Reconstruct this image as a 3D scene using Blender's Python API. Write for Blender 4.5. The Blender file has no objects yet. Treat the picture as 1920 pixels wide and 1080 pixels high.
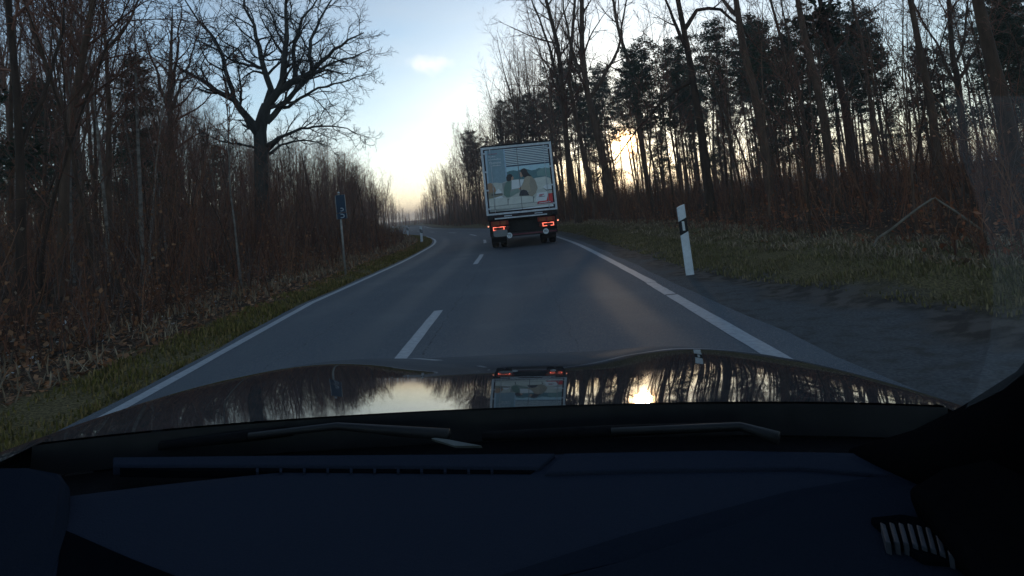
import bpy, math, random
import numpy as np
from mathutils import Vector, Matrix
R = math.radians
random.seed(11)
rng = np.random.default_rng(11)
scn = bpy.context.scene
COL = scn.collection

# ------------------------------------------------------------------ camera
EYE = Vector((0.0, 0.0, 1.38))
FPX, ROLL, PITCH, PY0 = 1150.0, R(5.5), R(5.0), 296.0      # focal length in px of the 1920 px frame
_F = Vector((0, math.cos(PITCH), math.sin(PITCH)))
_U = Vector((0, -math.sin(PITCH), math.cos(PITCH)))
_R = Vector((1, 0, 0))
CR = _R * math.cos(ROLL) - _U * math.sin(ROLL)
CU = _U * math.cos(ROLL) + _R * math.sin(ROLL)
cd = bpy.data.cameras.new('camera')
cam = bpy.data.objects.new('camera', cd)
COL.objects.link(cam)
cd.sensor_width = 36.0
cd.lens = 36.0 * FPX / 1920.0
cd.shift_y = -(540.0 - PY0) / 1920.0
cd.clip_start = 0.02
cd.clip_end = 6000.0
m = Matrix((CR, CU, -_F)).transposed().to_4x4()
m.translation = EYE
cam.matrix_world = m
scn.camera = cam

def ray(px, py):
    return _F + CR * ((px - 960) / FPX) + CU * ((PY0 - py) / FPX)
def at(px, py, Y):                       # point of the place seen in that direction, Y metres ahead
    d = ray(px, py)
    return EYE + d * (Y / d.y)

# ------------------------------------------------------------------ world, sun, exposure
SUN = ray(1172, 268).normalized()
SUN_EL = math.asin(SUN.z)
SUN_AZ = math.atan2(SUN.x, SUN.y)
w = bpy.data.worlds.new('World')
scn.world = w
w.use_nodes = True
nt = w.node_tree
for n in list(nt.nodes): nt.nodes.remove(n)
def N(t, tree=None, **kw):
    n = (tree or nt).nodes.new(t)
    for k, v in kw.items(): setattr(n, k, v)
    return n
sky = N('ShaderNodeTexSky', sky_type='NISHITA')
sky.sun_disc = False
sky.sun_elevation = SUN_EL
sky.sun_rotation = SUN_AZ
sky.altitude = 300
sky.air_density = 1.0
sky.dust_density = 0.55
sky.ozone_density = 2.5
tc = N('ShaderNodeTexCoord')
def vmath(op, a, b=None):
    n = N('ShaderNodeVectorMath', operation=op)
    nt.links.new(a, n.inputs[0])
    if b is not None:
        if hasattr(b, 'links'): nt.links.new(b, n.inputs[1])
        else: n.inputs[1].default_value = b
    return n
def fmath(op, a, b=None, c=None, clamp=False):
    n = N('ShaderNodeMath', operation=op, use_clamp=clamp)
    for i, v in enumerate((a, b, c)):
        if v is None: continue
        if hasattr(v, 'links'): nt.links.new(v, n.inputs[i])
        else: n.inputs[i].default_value = v
    return n.outputs[0]
dirn = vmath('NORMALIZE', tc.outputs['Generated']).outputs[0]
# thin high cloud veil, spread evenly over the whole sky
mp = N('ShaderNodeMapping'); mp.inputs['Scale'].default_value = (1.6, 1.6, 6.0)
nt.links.new(dirn, mp.inputs['Vector'])
cn = N('ShaderNodeTexNoise'); cn.inputs['Scale'].default_value = 2.4; cn.inputs['Detail'].default_value = 7; cn.inputs['Roughness'].default_value = .55
nt.links.new(mp.outputs[0], cn.inputs['Vector'])
veil = fmath('MULTIPLY', fmath('SUBTRACT', cn.outputs['Fac'], .10), 1.3, clamp=True)
# the one small bright cloud over the road
CL = ray(804, 121).normalized()
off = vmath('SUBTRACT', dirn, tuple(CL)).outputs[0]
mp2 = N('ShaderNodeMapping'); mp2.inputs['Scale'].default_value = (26.0, 26.0, 60.0); mp2.inputs['Rotation'].default_value = (0, R(5), 0)
nt.links.new(off, mp2.inputs['Vector'])
ln = vmath('LENGTH', mp2.outputs[0]).outputs['Value']
cn2 = N('ShaderNodeTexNoise'); cn2.inputs['Scale'].default_value = 60; cn2.inputs['Detail'].default_value = 5
nt.links.new(dirn, cn2.inputs['Vector'])
cl = fmath('MULTIPLY', fmath('SUBTRACT', 1.05, fmath('ADD', ln, fmath('MULTIPLY', fmath('SUBTRACT', cn2.outputs['Fac'], .5), 1.5))), .9, clamp=True)
cloud = fmath('MULTIPLY', cl, .42)
mix1 = N('ShaderNodeMixRGB')
bw = N('ShaderNodeRGBToBW'); nt.links.new(sky.outputs[0], bw.inputs[0])
cc = N('ShaderNodeCombineColor')
for k_, v_ in enumerate((1.20, 1.22, 1.25)): nt.links.new(fmath('MULTIPLY', bw.outputs[0], v_), cc.inputs[k_])
nt.links.new(cc.outputs[0], mix1.inputs['Color2'])
nt.links.new(fmath('MULTIPLY', veil, .55, clamp=True), mix1.inputs['Fac'])
nt.links.new(sky.outputs[0], mix1.inputs['Color1'])
mix2 = N('ShaderNodeMixRGB'); mix2.inputs['Color2'].default_value = (7.0, 6.2, 5.9, 1)
nt.links.new(cloud, mix2.inputs['Fac'])
nt.links.new(mix1.outputs[0], mix2.inputs['Color1'])
# aureole round the low sun
dot = vmath('DOT_PRODUCT', dirn, tuple(SUN)).outputs['Value']
core = fmath('MULTIPLY', fmath('POWER', fmath('MAXIMUM', dot, 0.0), 9000.0), 170.0)
wide = fmath('MULTIPLY', fmath('POWER', fmath('MAXIMUM', dot, 0.0), 900.0), 2.5)
glow = N('ShaderNodeMixRGB', blend_type='ADD'); glow.inputs['Fac'].default_value = 1
gc = N('ShaderNodeCombineColor')
gsum = fmath('ADD', core, wide)
nt.links.new(gsum, gc.inputs[0]); nt.links.new(fmath('MULTIPLY', gsum, .50), gc.inputs[1]); nt.links.new(fmath('MULTIPLY', gsum, .17), gc.inputs[2])
nt.links.new(mix2.outputs[0], glow.inputs['Color1']); nt.links.new(gc.outputs[0], glow.inputs['Color2'])
bg = N('ShaderNodeBackground'); bg.inputs['Strength'].default_value = 0.12
nt.links.new(glow.outputs[0], bg.inputs['Color'])
wo = N('ShaderNodeOutputWorld')
nt.links.new(bg.outputs[0], wo.inputs['Surface'])

sd = bpy.data.lights.new('sun', 'SUN')
sun = bpy.data.objects.new('sun', sd)
COL.objects.link(sun)
sd.energy = 0.3
sd.angle = R(1.5)
sd.color = (1.0, 0.72, 0.48)
sun.rotation_euler = (-SUN).to_track_quat('-Z', 'Y').to_euler()
sun.location = (20, 80, 30)

scn.view_settings.view_transform = 'Standard'
scn.view_settings.look = 'None'
scn.view_settings.gamma = 1.0
scn.view_settings.use_curve_mapping = False
scn.view_settings.exposure = 1.27
scn.render.engine = 'CYCLES'
cy = scn.cycles
cy.use_denoising = True
cy.max_bounces = 4
cy.diffuse_bounces = 1
cy.glossy_bounces = 3
cy.transmission_bounces = 3
cy.transparent_max_bounces = 12
cy.volume_bounces = 0
cy.sample_clamp_indirect = 4.0

# ------------------------------------------------------------------ materials
def new_mat(name):
    mt = bpy.data.materials.new(name)
    mt.use_nodes = True
    t = mt.node_tree
    b = t.nodes['Principled BSDF']
    return mt, t, b
def pmat(name, c1, c2=None, scale=6.0, rough=.8, bump=0.0, metal=0.0, spec=.3, detail=6.0, stretch=(1, 1, 1), rand=0.0, coat=0.0, emit=None, es=0.0, contrast=2.2):
    mt, t, b = new_mat(name)
    b.inputs['Roughness'].default_value = rough
    b.inputs['Metallic'].default_value = metal
    b.inputs['Specular IOR Level'].default_value = spec
    b.inputs['Coat Weight'].default_value = coat
    b.inputs['Coat Roughness'].default_value = .03
    if emit:
        b.inputs['Emission Color'].default_value = (*emit, 1); b.inputs['Emission Strength'].default_value = es
    c2 = c2 or tuple(min(1, v * .7) for v in c1)
    tcn = t.nodes.new('ShaderNodeTexCoord')
    mpn = t.nodes.new('ShaderNodeMapping'); mpn.inputs['Scale'].default_value = stretch
    ns = t.nodes.new('ShaderNodeTexNoise'); ns.inputs['Scale'].default_value = scale; ns.inputs['Detail'].default_value = detail
    t.links.new(tcn.outputs['Object'], mpn.inputs['Vector']); t.links.new(mpn.outputs[0], ns.inputs['Vector'])
    rmp = t.nodes.new('ShaderNodeMapRange'); rmp.inputs['From Min'].default_value = .5 - .5 / contrast; rmp.inputs['From Max'].default_value = .5 + .5 / contrast
    t.links.new(ns.outputs['Fac'], rmp.inputs['Value'])
    mx = t.nodes.new('ShaderNodeMixRGB'); mx.inputs['Color1'].default_value = (*c2, 1); mx.inputs['Color2'].default_value = (*c1, 1)
    t.links.new(rmp.outputs[0], mx.inputs['Fac'])
    last = mx.outputs[0]
    if rand > 0:
        oi = t.nodes.new('ShaderNodeObjectInfo')
        mr = t.nodes.new('ShaderNodeMapRange'); mr.inputs['To Min'].default_value = 1 - rand; mr.inputs['To Max'].default_value = 1 + rand
        t.links.new(oi.outputs['Random'], mr.inputs['Value'])
        hs = t.nodes.new('ShaderNodeHueSaturation')
        t.links.new(mr.outputs[0], hs.inputs['Value']); t.links.new(last, hs.inputs['Color'])
        last = hs.outputs[0]
    t.links.new(last, b.inputs['Base Color'])
    if bump > 0:
        bp = t.nodes.new('ShaderNodeBump'); bp.inputs['Strength'].default_value = bump; bp.inputs['Distance'].default_value = .02
        t.links.new(ns.outputs['Fac'], bp.inputs['Height']); t.links.new(bp.outputs[0], b.inputs['Normal'])
    return mt
def tint_mat(name, rough=.8, spec=.15, trans=0.0):         # colour of each blade or leaf from its own attribute
    mt, t, b = new_mat(name)
    a = t.nodes.new('ShaderNodeAttribute'); a.attribute_name = 'tint'
    t.links.new(a.outputs['Color'], b.inputs['Base Color'])
    b.inputs['Roughness'].default_value = rough
    b.inputs['Specular IOR Level'].default_value = spec
    if trans > 0:
        tr = t.nodes.new('ShaderNodeBsdfTranslucent'); t.links.new(a.outputs['Color'], tr.inputs['Color'])
        ms = t.nodes.new('ShaderNodeMixShader'); ms.inputs[0].default_value = trans
        t.links.new(b.outputs[0], ms.inputs[1]); t.links.new(tr.outputs[0], ms.inputs[2])
        t.links.new(ms.outputs[0], t.nodes['Material Output'].inputs['Surface'])
    return mt
M = {}
M['bark'] = pmat('bark', (.155, .092, .060), (.052, .032, .022), 9, .9, .6, stretch=(1, 1, .25), rand=.45)
M['bark_oak'] = pmat('bark_oak', (0.0780, 0.0728, 0.0624), (0.0286, 0.0260, 0.0234), 5, .9, .8, stretch=(1, 1, .3))
M['bark_birch'] = pmat('bark_birch', (.34, .29, .24), (.08, .06, .05), 4, .8, .3, stretch=(1, 1, 2.0), rand=.3)
M['bark_pine'] = pmat('bark_pine', (0.1235, 0.0650, 0.0416), (0.0416, 0.0286, 0.0234), 7, .9, .6, stretch=(1, 1, .35), rand=.25)
M['twig'] = pmat('twig', (.250, .108, .068), (.120, .054, .036), 3, .85, 0, rand=.4)
M['twig_oak'] = pmat('twig_oak', (0.0585, 0.0468, 0.0390), (0.0338, 0.0286, 0.0260), 3, .85, 0)
M['needles'] = pmat('needles', (0.0390, 0.0598, 0.0260), (0.0182, 0.0312, 0.0156), 1.3, .7, 0, rand=.3)
M['brush'] = tint_mat('brush_stems')
M['leaf'] = tint_mat('dry_leaf', trans=.3)
M['grass'] = tint_mat('grass_blade', trans=.25)

# ------------------------------------------------------------------ object helpers
def link(o, parent=None):
    COL.objects.link(o)
    if parent is not None: o.parent = parent
    return o
def tag(o, label=None, cat=None, group=None, kind=None):
    if label: o['label'] = label
    if cat: o['category'] = cat
    if group: o['group'] = group
    if kind: o['kind'] = kind
    return o
def empty(name, loc=(0, 0, 0), rot=(0, 0, 0)):
    o = bpy.data.objects.new(name, None)
    o.empty_display_size = .3
    link(o); o.location = loc; o.rotation_euler = rot
    return o
def np_mesh(name, V, F, mat=None, smooth=True, tint=None):
    V = np.asarray(V, dtype=np.float32); F = np.asarray(F, dtype=np.int32)
    me = bpy.data.meshes.new(name)
    me.vertices.add(len(V)); me.vertices.foreach_set('co', V.ravel())
    k = F.shape[1]
    me.loops.add(F.size); me.loops.foreach_set('vertex_index', F.ravel())
    me.polygons.add(len(F)); me.polygons.foreach_set('loop_start', np.arange(0, F.size, k, dtype=np.int32))
    me.polygons.foreach_set('use_smooth', np.full(len(F), smooth))
    if tint is not None:
        a = me.color_attributes.new('tint', 'FLOAT_COLOR', 'POINT')
        a.data.foreach_set('color', np.concatenate([np.clip(tint * 1.5, 0, .6), np.ones((len(tint), 1))], 1).astype(np.float32).ravel())
    me.update(calc_edges=True)
    if mat is not None: me.materials.append(mat)
    return me
class MB:                                   # collects shapes, then becomes ONE mesh object
    def __init__(s): s.v = []; s.f = []; s.mi = []; s.cur = 0
    def add(s, vs, fs):
        b = len(s.v); s.v += [tuple(v) for v in vs]
        for f in fs: s.f.append(tuple(b + i for i in f)); s.mi.append(s.cur)
        return s
    def box(s, x0, x1, y0, y1, z0, z1):
        vs = [(x, y, z) for x in (x0, x1) for y in (y0, y1) for z in (z0, z1)]
        return s.add(vs, [(0, 1, 3, 2), (4, 6, 7, 5), (0, 4, 5, 1), (2, 3, 7, 6), (0, 2, 6, 4), (1, 5, 7, 3)])
    def tube(s, pts, rads, sides=8, cap=True):
        pts = [Vector(p) for p in pts]
        if not hasattr(rads, '__len__'): rads = [rads] * len(pts)
        T = [(pts[min(i + 1, len(pts) - 1)] - pts[max(i - 1, 0)]).normalized() for i in range(len(pts))]
        a = Vector((0, 0, 1)) if abs(T[0].z) < .9 else Vector((1, 0, 0))
        n1 = T[0].cross(a).normalized(); vs = []; fs = []
        for p, r, t in zip(pts, rads, T):
            n1 = (n1 - t * n1.dot(t)).normalized(); n2 = t.cross(n1)
            for k in range(sides):
                an = 2 * math.pi * k / sides
                vs.append(p + (n1 * math.cos(an) + n2 * math.sin(an)) * r)
        for i in range(len(pts) - 1):
            for k in range(sides):
                q = (k + 1) % sides
                fs.append((i * sides + k, i * sides + q, (i + 1) * sides + q, (i + 1) * sides + k))
        if cap:
            fs.append(tuple(range(sides))[::-1]); fs.append(tuple((len(pts) - 1) * sides + k for k in range(sides)))
        return s.add(vs, fs)
    def poly(s, pts): return s.add(pts, [tuple(range(len(pts)))])
    def grid(s, rows):
        n = len(rows[0]); vs = [p for r in rows for p in r]
        fs = [(i * n + j, i * n + j + 1, (i + 1) * n + j + 1, (i + 1) * n + j) for i in range(len(rows) - 1) for j in range(n - 1)]
        return s.add(vs, fs)
    def build(s, name, mats, parent=None, smooth=False, bevel=0.0, seg=2, solid=0.0):
        me = bpy.data.meshes.new(name)
        me.from_pydata(s.v, [], s.f)
        for mt in (mats if isinstance(mats, (list, tuple)) else [mats]): me.materials.append(mt)
        me.polygons.foreach_set('material_index', s.mi)
        me.polygons.foreach_set('use_smooth', [smooth] * len(s.f))
        me.update()
        o = link(bpy.data.objects.new(name, me), parent)
        if solid:
            md = o.modifiers.new('thick', 'SOLIDIFY'); md.thickness = solid; md.offset = -1
        if bevel:
            md = o.modifiers.new('bev', 'BEVEL'); md.width = bevel; md.segments = seg; md.limit_method = 'ANGLE'
        return o
def text(name, body, size, mat, parent, loc, rot, align='CENTER', ext=.001):
    c = bpy.data.curves.new(name, 'FONT')
    c.body = body; c.size = size; c.align_x = align; c.align_y = 'CENTER'; c.extrude = ext
    c.materials.append(mat)
    tmp = bpy.data.objects.new('tmp', c); COL.objects.link(tmp)
    me = bpy.data.meshes.new_from_object(tmp.evaluated_get(bpy.context.evaluated_depsgraph_get()))
    bpy.data.objects.remove(tmp)
    o = link(bpy.data.objects.new(name, me), parent)
    o.location = loc; o.rotation_euler = rot
    return o

# ------------------------------------------------------------------ the road's course and the lie of the land
CY = np.array([-80, -30, 0, 10, 16, 22, 28, 34, 40, 48, 57, 66, 75, 86, 100, 120, 150, 200, 250, 400, 700.])
CX = np.array([-3, -1.2, -1.0, -1.0, -1.0, -1.05, -1.28, -1.62, -2.3, -3.75, -5.95, -8.6, -11.2, -14.1, -17.3, -21, -26.5, -37, -50, -105, -240.])
_dd = np.gradient(CX, CY)
def cxy(y):                                       # smooth (cubic Hermite) road centre
    y = np.asarray(y, float)
    i = np.clip(np.searchsorted(CY, y) - 1, 0, len(CY) - 2)
    h = CY[i + 1] - CY[i]; t = np.clip((y - CY[i]) / h, 0, 1)
    return ((2 * t**3 - 3 * t**2 + 1) * CX[i] + (t**3 - 2 * t**2 + t) * h * _dd[i] + (-2 * t**3 + 3 * t**2) * CX[i + 1] + (t**3 - t**2) * h * _dd[i + 1])
def slope(y): return (cxy(np.asarray(y) + .25) - cxy(np.asarray(y) - .25)) / .5
def lat(x, y): return (np.asarray(x, float) - cxy(y)) / np.sqrt(1 + slope(y)**2)
HR = np.array([0, 3.15, 3.7, 4.3, 5.2, 7.0, 9.0, 14, 40, 90, 2000.]); HRZ = np.array([-.02, -.02, -.035, -.03, .10, .20, .30, .45, 1.4, 2.2, 2.2])
HL = np.array([0, 3.15, 3.8, 4.6, 6.0, 8.0, 14, 40, 90, 2000.]); HLZ = np.array([-.02, -.02, .03, .06, .10, .22, .75, 2.7, 4.5, 4.5])
def bumps(x, y):
    return (.05 * np.sin(x * 1.3 + .7 * y) * np.sin(y * .9 - .4 * x) + .03 * np.sin(3.1 * x + 1.2) * np.sin(2.7 * y + .5) + .10 * np.sin(.31 * x + 1) * np.sin(.23 * y))
def height(x, y):
    d = lat(x, y)
    z = np.where(d > 0, np.interp(d, HR, HRZ), np.interp(-d, HL, HLZ))
    k = np.clip((np.abs(d) - 3.4) / 2.5, 0, 1)
    return z + k * bumps(np.asarray(x, float), np.asarray(y, float))

# ground sheet
def axis(fine0, fine1, step, out0, out1):
    a = list(np.arange(fine0, fine1 + 1e-6, step))
    s, p = step, fine1
    while p < out1: s *= 1.18; p += s; a.append(p)
    s, p = step, fine0
    while p > out0: s *= 1.18; p -= s; a.insert(0, p)
    return np.array(a)
gx = axis(-16, 12, .28, -2200, 2200); gy = axis(2, 62, .42, -900, 2600)
X, Y = np.meshgrid(gx, gy)
Z = height(X, Y)
V = np.stack([X, Y, Z], -1).reshape(-1, 3)
nx = len(gx)
ii, jj = np.meshgrid(np.arange(len(gy) - 1), np.arange(nx - 1), indexing='ij')
b0 = (ii * nx + jj).ravel()
Fq = np.stack([b0, b0 + 1, b0 + nx + 1, b0 + nx], 1)
gm, t, b = new_mat('woodland_ground')
a = t.nodes.new('ShaderNodeAttribute'); a.attribute_name = 'lateral'
tcg = t.nodes.new('ShaderNodeTexCoord')
def tn(scale, detail=5):
    n = t.nodes.new('ShaderNodeTexNoise'); n.inputs['Scale'].default_value = scale; n.inputs['Detail'].default_value = detail
    t.links.new(tcg.outputs['Object'], n.inputs['Vector']); return n.outputs['Fac']
def tmath(op, p, q=None, clamp=False):
    n = t.nodes.new('ShaderNodeMath'); n.operation = op; n.use_clamp = clamp
    for i, v in enumerate((p, q)):
        if v is None: continue
        if hasattr(v, 'links'): t.links.new(v, n.inputs[i])
        else: n.inputs[i].default_value = v
    return n.outputs[0]
def tmix(fac, c1, c2):
    n = t.nodes.new('ShaderNodeMixRGB')
    for s_, v in (('Fac', fac), ('Color1', c1), ('Color2', c2)):
        if hasattr(v, 'links'): t.links.new(v, n.inputs[s_])
        else: n.inputs[s_].default_value = v if s_ == 'Fac' else (*v, 1)
    return n.outputs[0]
def tramp(v, lo, hi):
    n = t.nodes.new('ShaderNodeMapRange'); n.inputs['From Min'].default_value = lo; n.inputs['From Max'].default_value = hi
    n.interpolation_type = 'SMOOTHSTEP'; t.links.new(v, n.inputs['Value']); return n.outputs[0]
nb, nf, nm = tn(.9), tn(38), tn(5)
litter = tmix(tramp(nf, .38, .62), (0.0310, 0.0217, 0.0155), (0.1628, 0.0868, 0.0465))
litter = tmix(tramp(nm, .42, .60), litter, (0.0465, 0.0341, 0.0248))
grassc = tmix(tramp(nf, .35, .65), (.070, .054, .022), (.200, .152, .070))
gravel = tmix(tramp(nf, .30, .70), (.072, .076, .079), (.118, .121, .120))
gravel = tmix(tmath('MULTIPLY', tramp(nm, .45, .7), .6), gravel, (.055, .048, .040))
mud = tmix(tramp(nm, .4, .6), (0.0575, 0.0471, 0.0391), (0.1176, 0.0994, 0.0838))
wob = tmath('MULTIPLY', tmath('SUBTRACT', nb, .5), 1.6)
lr = tmath('ADD', a.outputs['Fac'], wob)
c = tmix(tramp(lr, 3.55, 4.0), gravel, mud)
c = tmix(tramp(lr, 4.15, 4.7), c, grassc)
c = tmix(tramp(lr, 7.4, 8.6), c, litter)
ll = tmath('ADD', tmath('MULTIPLY', a.outputs['Fac'], -1), wob)
cl_ = tmix(tramp(ll, 3.9, 4.4), grassc, litter)
c = tmix(tramp(a.outputs['Fac'], -.5, .5), cl_, c)
t.links.new(c, b.inputs['Base Color'])
b.inputs['Roughness'].default_value = .95; b.inputs['Specular IOR Level'].default_value = .1
bp = t.nodes.new('ShaderNodeBump'); bp.inputs['Strength'].default_value = .8; bp.inputs['Distance'].default_value = .03
t.links.new(nf, bp.inputs['Height']); t.links.new(bp.outputs[0], b.inputs['Normal'])
gme = np_mesh('ground', V, Fq, gm)
at_ = gme.attributes.new('lateral', 'FLOAT', 'POINT')
latv = lat(V[:, 0], V[:, 1])
latv = np.where((latv > 3.2) & (latv < 9), latv - .75 * np.clip((11.5 - V[:, 1]) / 6, 0, 1.2) * np.clip((latv - 3.2) / .6, 0, 1), latv)      # the shoulder widens towards the car
at_.data.foreach_set('value', latv.astype(np.float32))
ground = tag(link(bpy.data.objects.new('ground', gme)), kind='structure')

# carriageway
def strip(name, y0, y1, step, dl, dr, z, mat, ncol=2, jit=0.0, parent=None, near=0.0, nearp=0):
    ys = np.arange(y0, y1 + 1e-6, step)
    sl = slope(ys); nrm = np.sqrt(1 + sl**2)
    cols = np.linspace(0, 1, ncol)
    V = []; L = []
    for k, yv in enumerate(ys):
        for cc in cols:
            d = dl + (dr - dl) * cc
            d += near * max(0.0, 12.0 - max(yv, 3.0)) * (1 - cc)**nearp
            if jit and (cc == 0 or cc == 1): d += random.uniform(-jit, jit)
            V.append((cxy(yv) + d / nrm[k], yv - d * sl[k] / nrm[k], z)); L.append(d)
    n = ncol
    F = [(i * n + j, i * n + j + 1, (i + 1) * n + j + 1, (i + 1) * n + j) for i in range(len(ys) - 1) for j in range(n - 1)]
    me = np_mesh(name, V, F, mat)
    q = me.attributes.new('lateral', 'FLOAT', 'POINT'); q.data.foreach_set('value', np.array(L, dtype=np.float32))
    return link(bpy.data.objects.new(name, me), parent)
asph, t, b = new_mat('asphalt')
tcg = t.nodes.new('ShaderNodeTexCoord')
a = t.nodes.new('ShaderNodeAttribute'); a.attribute_name = 'lateral'
nf, nm, nb = tn(150, 3), tn(22, 6), tn(.6, 4)
vor = t.nodes.new('ShaderNodeTexVoronoi'); vor.inputs['Scale'].default_value = 75
t.links.new(tcg.outputs['Object'], vor.inputs['Vector'])
sep = t.nodes.new('ShaderNodeSeparateColor'); t.links.new(vor.outputs['Color'], sep.inputs[0])
c = tmix(tramp(nf, .3, .7), (0.0444, 0.0533, 0.0644), (0.1687, 0.1865, 0.2087))
c = tmix(tmath('MULTIPLY', tramp(sep.outputs[0], .72, 1.0), .75), c, (0.2025, 0.1958, 0.1823))
def band(centre, half):
    return tmath('SUBTRACT', 1.0, tramp(tmath('ABSOLUTE', tmath('SUBTRACT', a.outputs['Fac'], centre)), half * .3, half), clamp=True)
tracks = tmath('ADD', tmath('ADD', band(.55, .45), band(2.3, .45)), tmath('ADD', band(-1.0, .4), band(-2.5, .4)))
c = tmix(tmath('MULTIPLY', tramp(tn(55, 2), .56, .70), .5), c, (.030, .034, .038))
c = tmix(tmath('MULTIPLY', tracks, .45), c, (0.0844, 0.0977, 0.1110))
nw = tn(1.7, 6)
latw = tmath('ADD', a.outputs['Fac'], tmath('MULTIPLY', tmath('SUBTRACT', nw, .5), .22))
def crack(centre, half):
    return tmath('LESS_THAN', tmath('ABSOLUTE', tmath('SUBTRACT', latw, centre)), half)
cr_ = tmath('ADD', crack(-.12, .010), tmath('ADD', crack(1.46, .006), crack(-1.8, .007)), True)
c = tmix(tmath('MULTIPLY', tmath('MULTIPLY', cr_, tramp(nm, .46, .58)), .55), c, (.010, .010, .011))
c = tmix(tmath('MULTIPLY', tramp(nb, .45, .75), .35), c, (0.1643, 0.1754, 0.1843))
t.links.new(c, b.inputs['Base Color'])
rr_ = t.nodes.new('ShaderNodeMapRange'); rr_.inputs['To Min'].default_value = .90; rr_.inputs['To Max'].default_value = .74
t.links.new(tracks, rr_.inputs['Value']); t.links.new(rr_.outputs[0], b.inputs['Roughness'])
b.inputs['Specular IOR Level'].default_value = .14
bp = t.nodes.new('ShaderNodeBump'); bp.inputs['Strength'].default_value = .55; bp.inputs['Distance'].default_value = .006
t.links.new(sep.outputs[1], bp.inputs['Height']); t.links.new(bp.outputs[0], b.inputs['Normal'])
road = tag(strip('road', -60, 560, 1.0, -3.32, 3.42, 0.0, asph, 15, .04, None, .08, 3), kind='structure')
paint = pmat('road_paint', (.46, .48, .50), (.26, .27, .28), 16, .7, .15, contrast=1.6)
strip('edge_line', -20, 400, .5, -3.20, -3.07, .004, paint, 2, .006, road, .08)
strip('edge_line', -20, 8.85, .4, 3.03, 3.20, .004, paint, 2, .006, road, -.018)
strip('edge_line', 8.88, 10.28, .2, 3.03, 3.19, .004, paint, 2, .006, road, -.018)
strip('edge_line', 10.31, 400, .5, 3.02, 3.18, .004, paint, 2, .005, road)
y = 5.6 - 24
for k in range(24):
    y0 = 5.45 + 12.2 * (k - 2)
    strip('centre_dash', y0, y0 + 4.0, .4, -.40, -.26, .004, paint, 2, .004, road)

# ------------------------------------------------------------------ branching
def unit(v): return v / np.maximum(np.linalg.norm(v, axis=-1, keepdims=True), 1e-9)
def grow(P0, D, L, r0, r1, K, wob=.12, trop=.05):
    n = len(P0); P = np.zeros((n, K, 3)); P[:, 0] = P0; d = unit(D.copy())
    for k in range(1, K):
        P[:, k] = P[:, k - 1] + d * (L / (K - 1))[:, None]
        d = unit(d + rng.normal(0, wob, (n, 3)) + np.array([0, 0, trop]))
    s = np.linspace(0, 1, K)[None]
    return P, r0[:, None] * (1 - s) + r1[:, None] * s
def kids(P, Rd, Ln, cnt, t0, t1, ang, ratio, rr, angj=.2, fall=.5):
    n, K, _ = P.shape
    par = np.repeat(np.arange(n), cnt); k = np.tile(np.arange(cnt), n)
    t = t0 + (t1 - t0) * (k + rng.random(len(k))) / cnt
    f = t * (K - 1); i = np.clip(f.astype(int), 0, K - 2); u = (f - i)[:, None]
    p = P[par, i] * (1 - u) + P[par, i + 1] * u
    T = unit(P[par, i + 1] - P[par, i])
    rad = Rd[par, i] * (1 - u[:, 0]) + Rd[par, i + 1] * u[:, 0]
    a = np.where(np.abs(T[:, 2:3]) < .9, np.array([[0, 0, 1.]]), np.array([[1., 0, 0]]))
    n1 = unit(np.cross(T, a)); n2 = np.cross(T, n1)
    ph = k * 2.4 + rng.random(n)[par] * 6.28 + rng.normal(0, .5, len(k))
    pr = n1 * np.cos(ph)[:, None] + n2 * np.sin(ph)[:, None]
    an = ang + rng.normal(0, angj, len(k))
    D = T * np.cos(an)[:, None] + pr * np.sin(an)[:, None]
    L = Ln[par] * ratio * (1 - fall * t) * rng.uniform(.6, 1.25, len(k))
    return p, D, L, rad * rr
def skin(P, Rd, S):
    n, K, _ = P.shape
    T = unit(np.gradient(P, axis=1))
    a = np.where(np.abs(T[:, :1, 2:3]) < .9, np.array([[[0, 0, 1.]]]), np.array([[[1., 0, 0]]]))
    n1 = unit(np.cross(T[:, :1], a)); n1 = unit(n1 - T * (n1 * T).sum(-1, keepdims=True)); n2 = np.cross(T, n1)
    an = np.arange(S) * 2 * np.pi / S
    V = P[:, :, None] + Rd[:, :, None, None] * (n1[:, :, None] * np.cos(an)[None, None, :, None] + n2[:, :, None] * np.sin(an)[None, None, :, None])
    idx = np.arange(n * K * S).reshape(n, K, S); nxt = np.roll(idx, -1, 2)
    F = np.stack([idx[:, :-1], nxt[:, :-1], nxt[:, 1:], idx[:, 1:]], -1).reshape(-1, 4)
    return V.reshape(-1, 3), F
def join(parts):
    Vs, Fs, b = [], [], 0
    for V_, F_ in parts: Vs.append(V_); Fs.append(F_ + b); b += len(V_)
    return np.concatenate(Vs), np.concatenate(Fs)
def resample(pts, rads, K):
    pts = np.array(pts, float); rads = np.array(rads, float)
    s = np.concatenate([[0], np.cumsum(np.linalg.norm(np.diff(pts, axis=0), axis=1))])
    q = np.linspace(0, s[-1], K)
    return np.stack([np.interp(q, s, pts[:, k]) for k in range(3)], 1), np.interp(q, s, rads), s[-1]

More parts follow.
